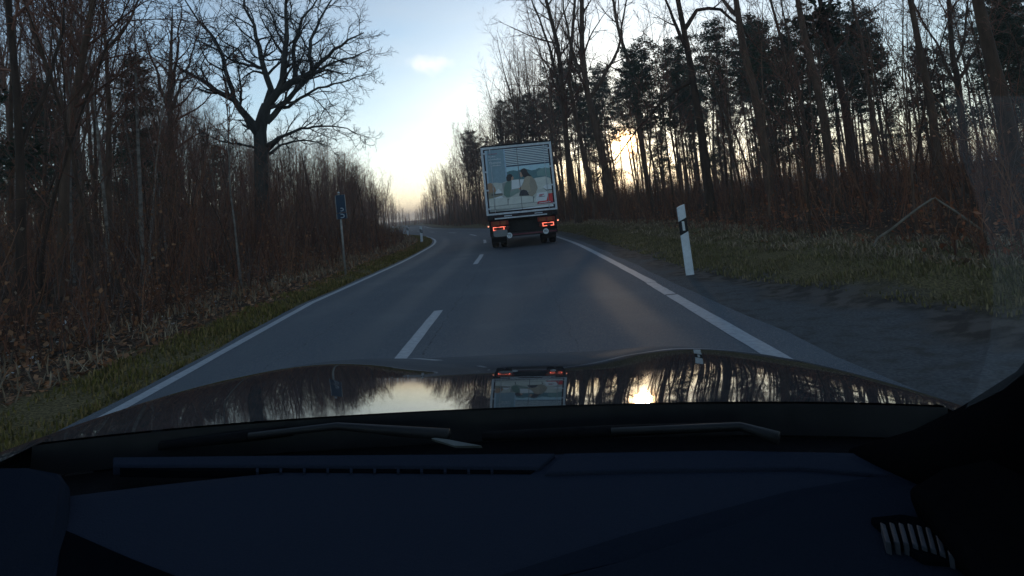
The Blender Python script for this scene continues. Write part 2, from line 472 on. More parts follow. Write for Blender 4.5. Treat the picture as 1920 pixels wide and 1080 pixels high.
def bare_proto(h, r, forks=2, cnt=16, t0=.38, ang=.62, ratio=.34, wob=.05, dens=1.0, lean=0.0):
    """trunk mesh and twig mesh of a leafless tree, base at the origin"""
    K = 14
    P, Rd = grow(np.zeros((1, 3)), np.array([[lean, 0, 1.]]), np.array([h]), np.array([r]), np.array([r * .10]), K, wob, .10)
    Rd[0, 0] *= 1.35
    P[0, 0, 2] -= .3
    tr = [skin(P, Rd, 8)]
    levels = []
    P1, R1, L1 = P, Rd, np.array([h])
    if forks:
        p, D, L, rd = kids(P, Rd, L1, forks, t0, min(t0 + .22, .8), .32, .62, .78, .08, .3)
        fp, fr = grow(p, D, L, rd, rd * .12, 10, .07, .12)
        tr.append(skin(fp, fr, 6))
        levels = [(fp, fr, L)]
    parts = []
    for (PP, RR, LL, c_, a0) in [(P, Rd, L1, cnt, t0)] + [(q[0], q[1], q[2], max(8, cnt // 2), .2) for q in levels]:
        p, D, L, rd = kids(PP, RR, LL, c_, a0, .98, ang, ratio, .5, .18, .55)
        bp_, br = grow(p, D, L, np.maximum(rd, .012), np.full(len(rd), .005), 7, .11, .06)
        parts.append(skin(bp_, br, 4))
        p2, D2, L2, r2 = kids(bp_, br, L, int(6 * dens), .15, 1, .7, .5, .6, .2, .45)
        b2, rr2 = grow(p2, D2, L2, np.maximum(r2, .006), np.full(len(r2), .006), 5, .13, .05)
        parts.append(skin(b2, rr2, 3))
        p3, D3, L3, r3 = kids(b2, rr2, L2, int(5 * dens), .15, 1, .65, .55, .7, .2, .4)
        b3, rr3 = grow(p3, D3, np.maximum(L3, .12), np.maximum(r3, .007), np.full(len(r3), .0045), 3, .15, .05)
        parts.append(skin(b3, rr3, 3))
    return join(tr), join(parts)

def needles_at(C, n, size, spread):
    """n flat needle sprays round each centre"""
    m_ = len(C) * n
    c_ = np.repeat(C, n, 0) + rng.normal(0, 1, (m_, 3)) * np.array([spread, spread, spread * .45])
    d = unit(rng.normal(0, 1, (m_, 3)) * np.array([1, 1, .55])); s_ = unit(np.cross(d, rng.normal(0, 1, (m_, 3))))
    L = size * rng.uniform(.6, 1.4, (m_, 1)); W = L * rng.uniform(.16, .32, (m_, 1))
    V = np.stack([c_ - s_ * W * .5, c_ + d * L * .55 - s_ * W, c_ + d * L, c_ + d * L * .55 + s_ * W * .9], 1).reshape(-1, 3)
    return V, np.arange(len(V)).reshape(-1, 4)
def pine_proto(h, r, bare=.5, cnt=34, clump=.30, spruce=False):
    K = 14
    P, Rd = grow(np.zeros((1, 3)), np.array([[0, 0, 1.]]), np.array([h]), np.array([r]), np.array([r * .12]), K, .02, .15)
    P[0, 0, 2] -= .3
    tr = [skin(P, Rd, 8)]
    p, D, L, rd = kids(P, Rd, np.array([h]), cnt, bare, .99, 1.25, .20 if not spruce else .24, .4, .18, .72 if not spruce else .92)
    bp_, br = grow(p, D, L, np.maximum(rd, .015), np.full(len(rd), .006), 6, .09, .05 if not spruce else -.02)
    wood = [skin(bp_, br, 4)]
    if not spruce:                                              # dead stubs lower down
        p, D, Ls, rd = kids(P, Rd, np.array([h]), 16, .15, bare, 1.35, .07, .3, .2, .2)
        q, qr = grow(p, D, Ls, np.maximum(rd * .5, .01), np.full(len(rd), .004), 4, .15, -.02)
        wood.append(skin(q, qr, 3))
    p2, D2, L2, r2 = kids(bp_, br, L, 6, .3, 1, .75, .42, .6, .2, .35)
    b2, rr2 = grow(p2, D2, L2, np.maximum(r2, .006), np.full(len(r2), .003), 4, .12, .05)
    wood.append(skin(b2, rr2, 3))
    C = np.concatenate([b2[:, -1], b2[:, 2], bp_[:, -1], bp_[:, 4]])
    nd = needles_at(C, 10, clump * .82, .27)
    return join(tr + wood), nd
def brush_tree(h, r):
    return bare_proto(h, r, 1, 12, .22, .75, .30, .06, .8)

protos = {'tall': [], 'slim': [], 'birch': [], 'pine': [], 'spruce': []}
def reg(kind, tr, cr, m1, m2):
    k = len(protos[kind])
    protos[kind].append((np_mesh('%s_trunk' % kind, *tr, mat=m1), np_mesh('%s_crown' % kind, *cr, mat=m2)))
for h, r, fk, c_, t0, an in ((21, .17, 2, 16, .42, .55), (19, .14, 1, 18, .36, .62), (23, .20, 3, 14, .46, .5), (18, .12, 0, 22, .30, .6)):
    reg('tall', *bare_proto(h, r, fk, c_, t0, an), M['bark'], M['twig'])
for h, r in ((11, .055), (13, .07), (9, .045), (14, .075)):
    reg('slim', *brush_tree(h, r), M['bark'], M['twig'])
for h, r in ((13, .065), (15, .085)):
    reg('birch', *bare_proto(h, r, 0, 16, .35, .6, .25, .04, .9), M['bark_birch'], M['twig'])
for h, r, ba in ((20, .15, .55), (18, .13, .45), (22, .17, .62)):
    reg('pine', *pine_proto(h, r, ba), M['bark_pine'], M['needles'])
for h, r, ba in ((9, .08, .12), (12, .10, .2)):
    reg('spruce', *pine_proto(h, r, ba, 40, .26, True), M['bark_pine'], M['needles'])

PH = {'tall': (21, 19, 23, 18), 'slim': (11, 13, 9, 14), 'birch': (13, 15), 'pine': (20, 18, 22), 'spruce': (9, 12)}
ZL = [(-999, 'beside the dark near trunk'), (95, 'round the big swept tree'), (210, 'between the swept tree and the reddish tree'), (330, 'between the reddish tree and the oak'), (455, 'behind the great oak'), (560, 'between the oak and the road sign'), (640, 'behind the road sign'), (690, 'past the road sign')]
ZR = [(700, 'ahead of the truck'), (905, 'over the truck roof'), (1050, 'between the truck and the sun'), (1150, 'under the sun'), (1205, 'between the sun and the white post'), (1275, 'above the white post'), (1340, 'just beyond the white post'), (1450, 'before the tall needled pine'), (1560, 'round the tall needled pine'), (1640, 'above the snapped pole'), (1760, 'by the greyish trunk'), (1850, 'behind the dirty windscreen edge')]
def whereabouts(x, y):
    q = frame_px((x, y, float(height(x, y)) + 1.5)); d = abs(float(lat(x, y)))
    z = [n for v, n in (ZL if lat(x, y) < 0 else ZR) if q[0] >= v]
    dep = 'at the wood edge' if d < 11 else 'a few rows in' if d < 20 else 'well inside the wood' if d < 32 else 'deepest in the wood'
    return (z[-1] if z else (ZL if lat(x, y) < 0 else ZR)[0][1]) + ', ' + dep
def plant(kind, name, x, y, label, cat, group, s=None, variant=None, lean=0.0):
    k = variant if variant is not None else rng.integers(len(protos[kind]))
    s = s or rng.uniform(.85, 1.15)
    ms = tree_scale(x, y, PH[kind][k], ENV_P if kind in ('pine', 'spruce') else ENV_T, abs(rng.normal(0, 45)))
    if ms is not None:
        s = min(s, ms)
        if s < .22: return None
    e = empty(name, (x, y, float(height(x, y))), (rng.normal(0, .02), rng.normal(0, .02) + lean, rng.uniform(0, 6.28) if not lean else 0))
    e.scale = (s, s, s)
    for nm, me in zip(('trunk', 'crown'), protos[kind][k]):
        link(bpy.data.objects.new(nm, me), e)
    return tag(e, label + ' ' + whereabouts(x, y), cat, group)

def frame_px(p):
    d = Vector(p) - EYE; z = d.dot(_F)
    if z < .2: return None
    return 960 + FPX * d.dot(CR) / z, PY0 - FPX * d.dot(CU) / z
def in_view(x, y, margin=160, top=12):
    q = frame_px((x, y, 3)); q2 = frame_px((x, y, top))
    return any(v is not None and -margin < v[0] < 1920 + margin for v in (q, q2))

# how high the wood reaches on each bearing, as its outline against the sky shows
ENV_X = [-400, 200, 250, 320, 400, 470, 560, 650, 720, 755, 775, 800, 840, 880, 930, 985, 1020, 1100, 1250, 1500, 1750, 2300]
ENV_T = [-300, -200, 45, 122, 216, 246, 252, 274, 328, 385, 400, 345, 285, 235, 175, 60, 10, -60, -60, -60, -100, -300]
ENV_P = [-300, -200, 45, 122, 216, 246, 252, 274, 328, 385, 400, 350, 300, 250, 200, 165, 125, 95, 60, 20, 0, -100]
def tree_scale(x, y, h, env, jit):
    g = float(height(x, y)); q = frame_px((x, y, g + 3))
    if q is None: return None
    top = np.interp(q[0], ENV_X, env) + jit
    lo, hi = 0.0, 3.0
    for _ in range(18):
        mid = (lo + hi) / 2; p = frame_px((x, y, g + h * mid))
        if p[1] > top: lo = mid
        else: hi = mid
    return lo
# poisson-like scatter
def sun_gap(x, y, wide=0.0): return abs(x - y * SUN.x / SUN.y) < .24 + .0038 * y + wide and y > 15
taken = []
def free(x, y, r):
    for (a_, b_, c_) in taken:
        if (a_ - x)**2 + (b_ - y)**2 < max(r, c_)**2: return False
    return True
def scatter(n, side, dmin, dmax, ymin, ymax, r, near=1.6, gap=0.0):
    out = []; tries = 0
    while len(out) < n and tries < n * 60:
        tries += 1
        y = ymin + (ymax - ymin) * random.random()**near * 1.0
        d = dmin + (dmax - dmin) * random.random()**1.25
        x = float(cxy(y)) + side * d
        if not in_view(x, y): continue
        if side > 0 and sun_gap(x, y, gap): continue     # where the sun is seen between the stems
        if abs(lat(x, y)) < dmin - .3: continue
        if not free(x, y, r): continue
        taken.append((x, y, r)); out.append((x, y))
    return out

# ------------------------------------------------------------------ trees that stand out, each with its own course
def hero(name, limbs, label, cat, bark, twig, base, extra, levels=(8, 6, 5), t0=.30, ratio=.42, sides=9, group=None, needle=None, wob=.13, amin=0):
    """limbs: list of (points, radii, sprouts?); the first is the trunk"""
    e = empty(name, base)
    b_ = np.array(base)
    tr, parts, cl = [], [], []
    for k, (pts, rads, spr) in enumerate(limbs):
        P, r_, L = resample(np.array([tuple(p) for p in pts]) - b_, np.array(rads) * (.84 if name == 'oak_tree' else 1), 22 if k == 0 else 14)
        if k: P[1:-1] += rng.normal(0, .035 * min(1, L / 5), P[1:-1].shape)
        tr.append(skin(P[None], r_[None], sides if k == 0 else 6))
        if not spr: continue
        p, D, Lk, rd = kids(P[None], r_[None], np.array([L]), max(3, int(levels[0] * spr)), t0 if k == 0 else .18, 1, .75, ratio, .5, .22, .55)
        Lk = np.clip(Lk, .5, 4.5)
        a1, q1 = grow(p, D, Lk, np.maximum(rd, .014), np.full(len(rd), .006), 8, wob, .04)
        parts.append(skin(a1, q1, 4))
        p, D, L2, rd = kids(a1, q1, Lk, levels[1], .12, 1, .72, .5, .6, .25, .4)
        a2, q2 = grow(p, D, L2, np.maximum(rd, .011), np.full(len(rd), .007), 6, wob * 1.1, .04)
        parts.append(skin(a2, q2, 3))
        p, D, L3, rd = kids(a2, q2, L2, levels[2], .12, 1, .7, .5, .7, .25, .4)
        a3, q3 = grow(p, D, np.maximum(L3, .15), np.maximum(rd, .008), np.full(len(rd), .005), 4, wob * 1.2, .03)
        parts.append(skin(a3, q3, 3))
        if needle: cl.append(np.concatenate([a2[:, -1], a2[:, 3], a1[:, -1]]))
    link(bpy.data.objects.new('trunk', np_mesh('trunk', *join(tr), mat=bark)), e)
    link(bpy.data.objects.new('crown', np_mesh('crown', *join(parts), mat=twig)), e)
    if needle:
        link(bpy.data.objects.new('foliage', np_mesh('foliage', *needles_at(np.concatenate(cl), 9, .3, .18), mat=M['needles'])), e)
    taken.append((base[0], base[1], 1.2))
    return tag(e, label, cat, group)

# the great oak
OY = 34.0
def ok(pts, dy0=0.0, dy1=0.0):
    n = len(pts)
    return [at(300 + p[0] / 3.273, p[1] / 3.273, OY + dy0 + (dy1 - dy0) * (i / (n - 1))) for i, p in enumerate(pts)]
ob = at(490, 400, OY); ob = (ob.x, ob.y, float(height(ob.x, ob.y)))
limbs = [
    ([(ob[0], ob[1], ob[2] - .3), (ob[0] + .02, ob[1], ob[2] + .6)] + ok([(622, 1080), (618, 900), (612, 790), (640, 690), (655, 640)]), [.62, .50, .45, .42, .42, .38, .32], .25),
    (ok([(600, 800), (555, 740), (505, 680), (470, 625), (440, 605), (370, 580), (330, 550), (280, 500), (230, 460), (160, 450), (90, 390), (20, 360), (-40, 340)], 0, -2.5), np.linspace(.27, .03, 13), 1.1),
    (ok([(450, 605), (442, 540), (405, 440), (375, 340), (345, 260), (310, 210), (250, 150), (200, 80), (150, 0), (130, -60)], -.8, 1.5), np.linspace(.17, .03, 10), 1),
    (ok([(490, 640), (500, 560), (490, 480), (480, 420), (500, 370)], -.5, -2), np.linspace(.09, .02, 5), .7),
    (ok([(640, 690), (680, 560), (650, 450), (620, 380), (605, 260), (585, 210), (560, 120), (520, 40), (515, -60), (490, -150)], 0, 2), np.linspace(.24, .04, 10), 1),
    (ok([(630, 420), (560, 400), (460, 385), (400, 340), (340, 300), (250, 270)], .5, -2), np.linspace(.12, .02, 6), .9),
    (ok([(600, 410), (530, 370), (480, 300), (390, 260), (330, 180)], .5, 2.5), np.linspace(.11, .02, 5), .9),
    (ok([(655, 650), (720, 560), (765, 480), (760, 380), (770, 280), (775, 180), (770, 60), (780, -60), (770, -180)], 0, -1), np.linspace(.30, .04, 9), 1.1),
    (ok([(715, 570), (800, 500), (880, 470), (940, 430), (1010, 360), (1080, 300), (1160, 240), (1250, 200)], 0, -2.5), np.linspace(.26, .03, 8), 1.1),
    (ok([(835, 480), (820, 300), (850, 180), (880, 100), (960, 20), (990, -80)], -.4, 2), np.linspace(.16, .03, 6), 1),
    (ok([(930, 430), (910, 330), (925, 240), (980, 120), (1010, 50), (1100, -40), (1150, -100)], -.8, 1), np.linspace(.15, .03, 7), 1),
    (ok([(655, 750), (720, 680), (800, 600), (860, 530), (920, 480), (1000, 420), (1060, 385), (1200, 340), (1300, 300)], 0, 2.5), np.linspace(.25, .03, 9), 1.1),
    (ok([(760, 660), (800, 650), (880, 590), (960, 540), (1080, 520), (1200, 480), (1300, 450)], .5, -2), np.linspace(.13, .02, 7), 1),
    (ok([(650, 895), (720, 850), (800, 820), (880, 780), (950, 780), (1050, 770), (1150, 790), (1240, 830)], 0, -2), np.linspace(.14, .02, 8), 1),
    (ok([(670, 945), (740, 890), (850, 860), (960, 870), (1050, 900)], 0, 2), np.linspace(.11, .02, 5), .8),
    (ok([(590, 910), (520, 890), (430, 875), (380, 870), (300, 830), (240, 800)], 0, -2), np.linspace(.09, .02, 6), .8),
    (ok([(770, 280), (720, 200), (690, 100), (640, 20), (600, -60)], 0, 1), np.linspace(.09, .02, 5), .9),
    (ok([(765, 360), (690, 370), (600, 360), (560, 330), (545, 250)], 0, -2), np.linspace(.08, .02, 5), .9),
]
hero('oak_tree', limbs, 'huge leafless oak with twisted spreading limbs against the blue sky beside the road', 'tree', M['bark_oak'], M['twig_oak'], ob, 0, (13, 9, 6), .55, .46, 12, wob=.20)

def stem(name, px, Yd, w0, label, twist=0.0, grow_up=6.0, group=None, fork=None, spr=1.0, needle=None, bark='bark', t0=.45, ratio=.24, levels=(12, 6, 5), Y1=None):
    """a tall trunk whose course is given by the places where it is seen; goes on above the frame"""
    pts = [at(q[0], q[1], Yd + (0 if Y1 is None else (Y1 - Yd) * i / (len(px) - 1))) for i, q in enumerate(px)]
    low = pts[0]; d = (pts[0] - pts[1]); d = d / -d.z if d.z < 0 else Vector((0, 0, -1))
    g = float(height(low.x, low.y)); drop = low.z - g
    base = low + Vector((d.x * drop * .8, d.y * drop * .8, -drop)); base.z = float(height(base.x, base.y))
    up = (pts[-1] - pts[-2]).normalized()
    allp = [base - Vector((0, 0, .3)), base + Vector((0, 0, .3))] + pts + [pts[-1] + up * grow_up * .5, pts[-1] + up * grow_up]
    r0 = w0 * .5
    rads = [r0 * 1.5, r0 * 1.15] + list(np.linspace(r0, r0 * .55, len(pts))) + [r0 * .35, r0 * .1]
    limbs = [(allp, rads, spr)]
    for fk in fork or []:
        q = [at(u_[0], u_[1], Yd + .3 * i) for i, u_ in enumerate(fk)]
        limbs.append((q + [q[-1] + (q[-1] - q[-2]).normalized() * grow_up * .6], list(np.linspace(r0 * .55, r0 * .12, len(q) + 1)), .6))
    return hero(name, limbs, label, 'tree', M[bark], M['twig'], tuple(base), 0, levels, t0, ratio, 9, group, needle, .11)

stem('bare_tree', [(1082, 395), (1064, 284), (1055, 178), (1047, 89), (1024, 0)], 40, .42, 'tall bare tree just past the truck, its left edge stem with long side branches', fork=[[(1058, 215), (1040, 120), (1012, 40), (990, -20)]], t0=.3, ratio=.3, levels=(20, 7, 5))
stem('bare_tree', [(1104, 335), (1078, 213), (1066, 147), (1073, 67), (1078, 0)], 42, .34, 'slender bare tree crossing behind the tall one just past the truck', t0=.35, levels=(16, 6, 5))
stem('bare_tree', [(1142, 345), (1118, 244), (1100, 169), (1091, 89), (1091, 0)], 38, .50, 'thick bare leaning trunk between the truck and the sun', fork=[[(1104, 185), (1135, 140), (1160, 90), (1170, 30)], [(1098, 150), (1070, 90), (1060, 30)]], t0=.38, levels=(16, 6, 5))
stem('bare_tree', [(1212, 330), (1195, 200), (1180, 120), (1160, 60), (1150, 0)], 52, .42, 'bare tree with broad fan of fine twigs above the sun', t0=.35, ratio=.34, levels=(18, 7, 5))
stem('bare_tree', [(1327, 340), (1313, 231), (1300, 156), (1287, 80), (1271, 0)], 25, .36, 'dark forked trunk with one long crooked bough reaching towards the sun', fork=[[(1293, 111), (1272, 60), (1250, 0)], [(1300, 150), (1260, 170), (1230, 200), (1210, 225)], [(1284, 55), (1310, 15), (1360, 20), (1395, 60)]], t0=.6, levels=(10, 6, 5))
stem('bare_tree', [(1442, 335), (1429, 249), (1416, 178), (1393, 89), (1384, 27), (1380, 0)], 24, .38, 'dark straight trunk beside a pine, third thick stem from the sun', fork=[[(1384, 30), (1365, 12), (1350, -10)]], t0=.7)
stem('bare_tree', [(1519, 325), (1501, 188), (1496, 159), (1470, 95), (1450, 20)], 27, .20, 'thin tree forking into two pale whips between two thick trunks', fork=[[(1496, 159), (1485, 90), (1470, 30), (1460, -20)]], t0=.6, spr=.7)
stem('bare_tree', [(1559, 325), (1544, 217), (1523, 126), (1505, 54), (1496, 0)], 21, .32, 'thick dark trunk leaning over the verge beyond the white post', t0=.75)
stem('pine_tree', [(1600, 325), (1584, 202), (1565, 110), (1552, 58), (1537, 0)], 26, .34, 'pine with dark needle clumps right along its tall upper stem', needle=True, bark='bark_pine', t0=.40, ratio=.16, levels=(26, 5, 2))
stem('bare_tree', [(1645, 325), (1631, 180), (1617, 83), (1608, 45)], 24, .18, 'thin bare stem opening into a narrow broom of twigs', fork=[[(1615, 75), (1600, 20), (1590, -20)]], t0=.5)
stem('bare_tree', [(1761, 345), (1747, 202), (1725, 97), (1707, 0)], 17, .25, 'smooth greyish trunk standing just above the bent fallen pole', t0=.7, spr=.7)
stem('bare_tree', [(1812, 320), (1796, 150), (1785, 100), (1779, 0)], 20, .22, 'many-branched bare tree between the greyish trunk and the stoutest trunk', fork=[[(1796, 160), (1770, 110), (1748, 70)], [(1796, 150), (1830, 90), (1860, 30)], [(1790, 120), (1810, 70), (1815, 0)]], t0=.45, levels=(14, 7, 5))
stem('bare_tree', [(1905, 335), (1884, 217), (1858, 108), (1833, 0)], 13.5, .40, 'stoutest trunk on the verge side, seen through the dirty windscreen edge', t0=.8, spr=.5)
# big edge trees on the other side of the road
stem('bare_tree', [(118, 470), (122, 300), (140, 180), (165, 60), (175, 0)], 15, .24, 'large bare tree with swept twigs above the dark near thicket', fork=[[(130, 240), (95, 150), (60, 60), (45, 0)], [(140, 190), (185, 120), (230, 50), (260, 0)]], t0=.35, ratio=.36, levels=(18, 7, 6))
stem('bare_tree', [(40, 480), (38, 300), (30, 150), (15, 0)], 12, .18, 'dark bare trunk standing nearest the car on the oncoming side', fork=[[(38, 280), (75, 190), (110, 90), (130, 0)]], t0=.4, ratio=.34, levels=(16, 7, 5))
stem('bare_tree', [(322, 420), (322, 300), (318, 180), (320, 120)], 30, .34, 'reddish sunlit bare tree with a broad vase of twigs, next to the great oak', fork=[[(320, 220), (300, 160), (285, 110)], [(320, 210), (345, 150), (360, 100)], [(319, 190), (330, 120), (335, 70)]], t0=.4, ratio=.32, levels=(18, 7, 6), grow_up=3)
stem('bare_tree', [(205, 470), (203, 330), (205, 200), (200, 120)], 19, .20, 'straight narrow bare tree between the great oak and the big swept tree', t0=.4, ratio=.28, levels=(20, 6, 5), grow_up=4)
stem('birch_tree', [(266, 440), (262, 330), (258, 250), (256, 180)], 17, .11, 'thin pale birch stem catching the light in the thicket', bark='bark_birch', t0=.5, levels=(12, 6, 4), grow_up=3)
stem('birch_tree', [(446, 480), (440, 420), (432, 360), (428, 250)], 16, .06, 'very thin white birch sapling below the oak, rising from dry bracken', bark='bark_birch', t0=.5, levels=(8, 5, 3), grow_up=2)

# ------------------------------------------------------------------ the rest of the woods
GL, GR = 'trees of the wood on the oncoming side', 'trees of the wood on the verge side'
for x, y in scatter(92, -1, 9.0, 55, 11, 130, 1.5): plant('tall', 'bare_tree', x, y, 'bare grey-brown tree', 'tree', GL)
for x, y in scatter(80, -1, 7.5, 45, 38, 150, 1.0, 1.0): plant('tall', 'bare_tree', x, y, 'bare brown background tree', 'tree', GL)
for x, y in scatter(150, -1, 6.6, 42, 8, 100, .8): plant('slim', 'young_tree', x, y, 'thin bare young tree', 'tree', 'young trees of the oncoming-side thicket')
for x, y in scatter(20, -1, 8.6, 26, 17, 60, .9): plant('birch', 'birch_tree', x, y, 'pale thin birch', 'tree', 'birches of the oncoming-side wood')
for x, y in scatter(10, -1, 12, 35, 14, 70, 2.5): plant('spruce', 'spruce_tree', x, y, 'small dark spruce', 'tree', 'spruces of the oncoming-side wood')
for x, y in scatter(96, 1, 12, 65, 12, 120, 2.1, 1.2, .7): plant('pine', 'pine_tree', x, y, 'dark needled pine', 'tree', 'pines of the backlit wood')
for x, y in scatter(34, 1, 9.5, 60, 14, 130, 1.6, 1.2, .3): plant('tall', 'bare_tree', x, y, 'tall bare tree', 'tree', GR)
for x, y in scatter(110, 1, 7.4, 50, 10, 110, .9): plant('slim', 'young_tree', x, y, 'thin bare young tree', 'tree', 'young trees of the backlit wood')
for x, y in scatter(22, 1, 18, 60, 20, 110, 3.0, 1.6, .9): plant('spruce', 'spruce_tree', x, y, 'small dark spruce', 'tree', 'spruces of the backlit wood')
# hedge of trees closing the bend, then far ones lining the road
for k in range(72):
    y = 52 + 116 * (k / 72)**1.1; d = 6.0 + abs(rng.normal(0, 5)); x = float(cxy(y)) + d
    if sun_gap(x, y): continue
    plant('tall' if k % 3 else 'slim', 'bare_tree' if k % 3 else 'young_tree', x, y, 'hazy bare tree along the bend', 'tree', 'hazy trees along the bend', s=rng.uniform(.75, 1.1))
for k in range(40):
    y = 75 + 130 * (k / 40)**1.1; d = 5.5 + abs(rng.normal(0, 5)); x = float(cxy(y)) - d
    plant('tall' if k % 2 else 'slim', 'bare_tree' if k % 2 else 'young_tree', x, y, 'hazy bare far tree', 'tree', 'hazy trees where the road vanishes', s=rng.uniform(.5, .8))

# a far wood that reads as one mass: low detail stems with twig fans
def far_wood(name, label, spots, seed):
    r_ = np.random.default_rng(seed)
    n = len(spots); S_ = np.array(spots); base = np.stack([S_[:, 0], S_[:, 1], height(S_[:, 0], S_[:, 1]) - .2], 1)
    L = np.array([min(r_.uniform(9, 17), max(1.5, 10 * (tree_scale(q[0], q[1], 10, ENV_T, abs(r_.normal(0, 25))) or .2))) for q in S_])
    P, Rd = grow(base, np.tile([[0, 0, 1.]], (n, 1)), L, r_.uniform(.08, .16, n), np.full(n, .02), 6, .03, .1)
    pr = [skin(P, Rd, 4)]
    p, D, L1, rd = kids(P, Rd, L, 12, .2, 1, .65, .3, .5)
    a1, q1 = grow(p, D, L1, np.maximum(rd, .02), np.full(len(rd), .01), 4, .12, .06); pr.append(skin(a1, q1, 3))
    p, D, L2, rd = kids(a1, q1, L1, 4, .1, 1, .7, .55, .7)
    a2, q2 = grow(p, D, L2, np.maximum(rd, .014), np.full(len(rd), .008), 3, .14, .05); pr.append(skin(a2, q2, 3))
    o = link(bpy.data.objects.new(name, np_mesh(name, *join(pr), mat=M['twig'])))
    return tag(o, label, 'wood', kind='stuff')
sp = []
while len(sp) < 420:
    y = rng.uniform(95, 330); d = rng.uniform(6, 75); sd_ = 1 if rng.random() < .5 else -1
    sp.append((float(cxy(y)) + sd_ * d, y))
while len(sp) < 640:
    y = rng.uniform(50, 160); d = rng.uniform(50, 105); sp.append((float(cxy(y)) + (1 if rng.random() < .45 else -1) * d, y))
for k in range(320):
    y = rng.uniform(55, 210); sp.append((float(cxy(y)) - rng.uniform(7.5, 60), y))
for k in range(300): sp.append((rng.uniform(-75, 5), rng.uniform(200, 330)))
sp = [q for q in sp if not (abs(q[0] - q[1] * SUN.x / SUN.y) < .4 + .004 * q[1])]
far_wood('distant_forest', 'distant misty bare wood on both sides of the road', sp, 5)

# ------------------------------------------------------------------ undergrowth, grass and litter (uncountable)
def thicket(name, label, side, dmin, dmax, y0, y1, n, hmin, hmax, cols, near=1.7, leafn=0, lcols=None):
    u = rng.random((n * 3, 2))
    yy = y0 + (y1 - y0) * u[:, 0]**near; d = dmin + (dmax - dmin) * u[:, 1]**1.3
    xx = cxy(yy) + side * d
    d2 = np.abs(lat(xx, yy))
    cn_ = np.sin(xx * 1.9 + yy * .6) * np.sin(yy * 1.3 - xx * .8); keep = (d2 > dmin - .2) & (cn_ + rng.normal(0, .5, len(xx)) > -.35)
    az = np.arctan2(xx, yy); keep &= (np.abs(az) < .80)
    xx, yy, d = xx[keep][:n], yy[keep][:n], d[keep][:n]; n = len(xx)
    base = np.stack([xx, yy, height(xx, yy) - .05], 1)
    ramp = np.clip((d - dmin) / 4.0, .25, 1)
    pat = .5 + .5 * np.sin(xx * .9 + 1.7 * np.sin(yy * .31)) * np.sin(yy * .7 + 1.3 * np.sin(xx * .43)) + .25 * np.sin(2.3 * xx + yy)
    L = rng.uniform(hmin, hmax, n) * ramp * np.clip(.45 + .85 * pat, .3, 1.35)
    D = np.stack([rng.normal(0, .22, n), rng.normal(0, .22, n), np.ones(n)], 1)
    P, Rd = grow(base, D, L, rng.uniform(.006, .016, n) * (1 + yy / 50), np.full(n, .003), 4, .10, .04)
    pr = [skin(P, Rd, 3)]
    p, D, L1, rd = kids(P, Rd, L, 5, .25, 1, .65, .45, .6)
    a1, q1 = grow(p, D, L1, np.maximum(rd, .004), np.full(len(rd), .002), 3, .15, .04)
    pr.append(skin(a1, q1, 3))
    V_, F_ = join(pr)
    cols = np.array(cols)
    cs = cols[rng.integers(len(cols), size=n)] * rng.uniform(.6, 1.3, (n, 1))
    tint = np.concatenate([np.repeat(cs, 12, 0), np.repeat(np.repeat(cs, 5, 0), 9, 0)])
    o = link(bpy.data.objects.new(name, np_mesh(name, V_, F_, M['brush'], tint=tint)))
    tag(o, label, 'undergrowth', kind='stuff')
    return a1.reshape(-1, 3), o
def leaves(name, label, C, size, cols, cat, mat, jit=.1, flat=False):
    n = len(C); c_ = C + rng.normal(0, jit, (n, 3)) * (np.array([1, 1, .15]) if flat else 1)
    d = unit(rng.normal(0, 1, (n, 3)) * (np.array([1, 1, .35]) if flat else 1)); s_ = unit(np.cross(d, rng.normal(0, 1, (n, 3)) + (np.array([0, 0, 3.]) if flat else 0)))
    L = size * rng.uniform(.6, 1.4, (n, 1)); W = L * .36
    V_ = np.stack([c_, c_ + d * L * .5 - s_ * W, c_ + d * L, c_ + d * L * .5 + s_ * W], 1).reshape(-1, 3)
    cols = np.array(cols); cs = cols[rng.integers(len(cols), size=n)] * rng.uniform(.55, 1.3, (n, 1))
    o = link(bpy.data.objects.new(name, np_mesh(name, V_, np.arange(len(V_)).reshape(-1, 4), mat, False, np.repeat(cs, 4, 0))))
    return tag(o, label, cat, kind='stuff')
BR = [(.120, .052, .032), (.170, .070, .040), (.070, .036, .025), (.190, .088, .048), (.100, .070, .056)]
tips, _ = thicket('undergrowth', 'dark brown thicket filling the wood edge on the oncoming side', -1, 5.25, 34, 4, 100, 7500, 1.3, 4.6, BR)
sel = tips[rng.integers(len(tips), size=16000)]
leaves('dry_foliage', 'withered brown leaves still hanging in the oncoming-side thicket', sel, .075, [(.20, .085, .040), (.13, .060, .032), (.24, .12, .06), (.14, .10, .07)], 'leaves', M['leaf'], .15)
tips, _ = thicket('undergrowth', 'dark brown thicket below the trunks of the backlit wood', 1, 6.9, 40, 6, 105, 8000, .8, 3.0, BR, 1.5)
sel = tips[rng.integers(len(tips), size=13000)]
leaves('dry_foliage', 'withered russet leaves hanging under the backlit wood', sel, .085, [(.22, .075, .036), (.14, .062, .036), (.24, .11, .06)], 'leaves', M['leaf'], .15)
thicket('undergrowth', 'hazy brown scrub along the outside of the bend ahead', 1, 5.6, 22, 50, 190, 3000, 1.5, 5.0, BR, 1.2)
thicket('undergrowth', 'hazy brown scrub on the inside of the bend beyond the sign', -1, 6.5, 24, 55, 200, 2600, 1.5, 4.5, BR, 1.2)

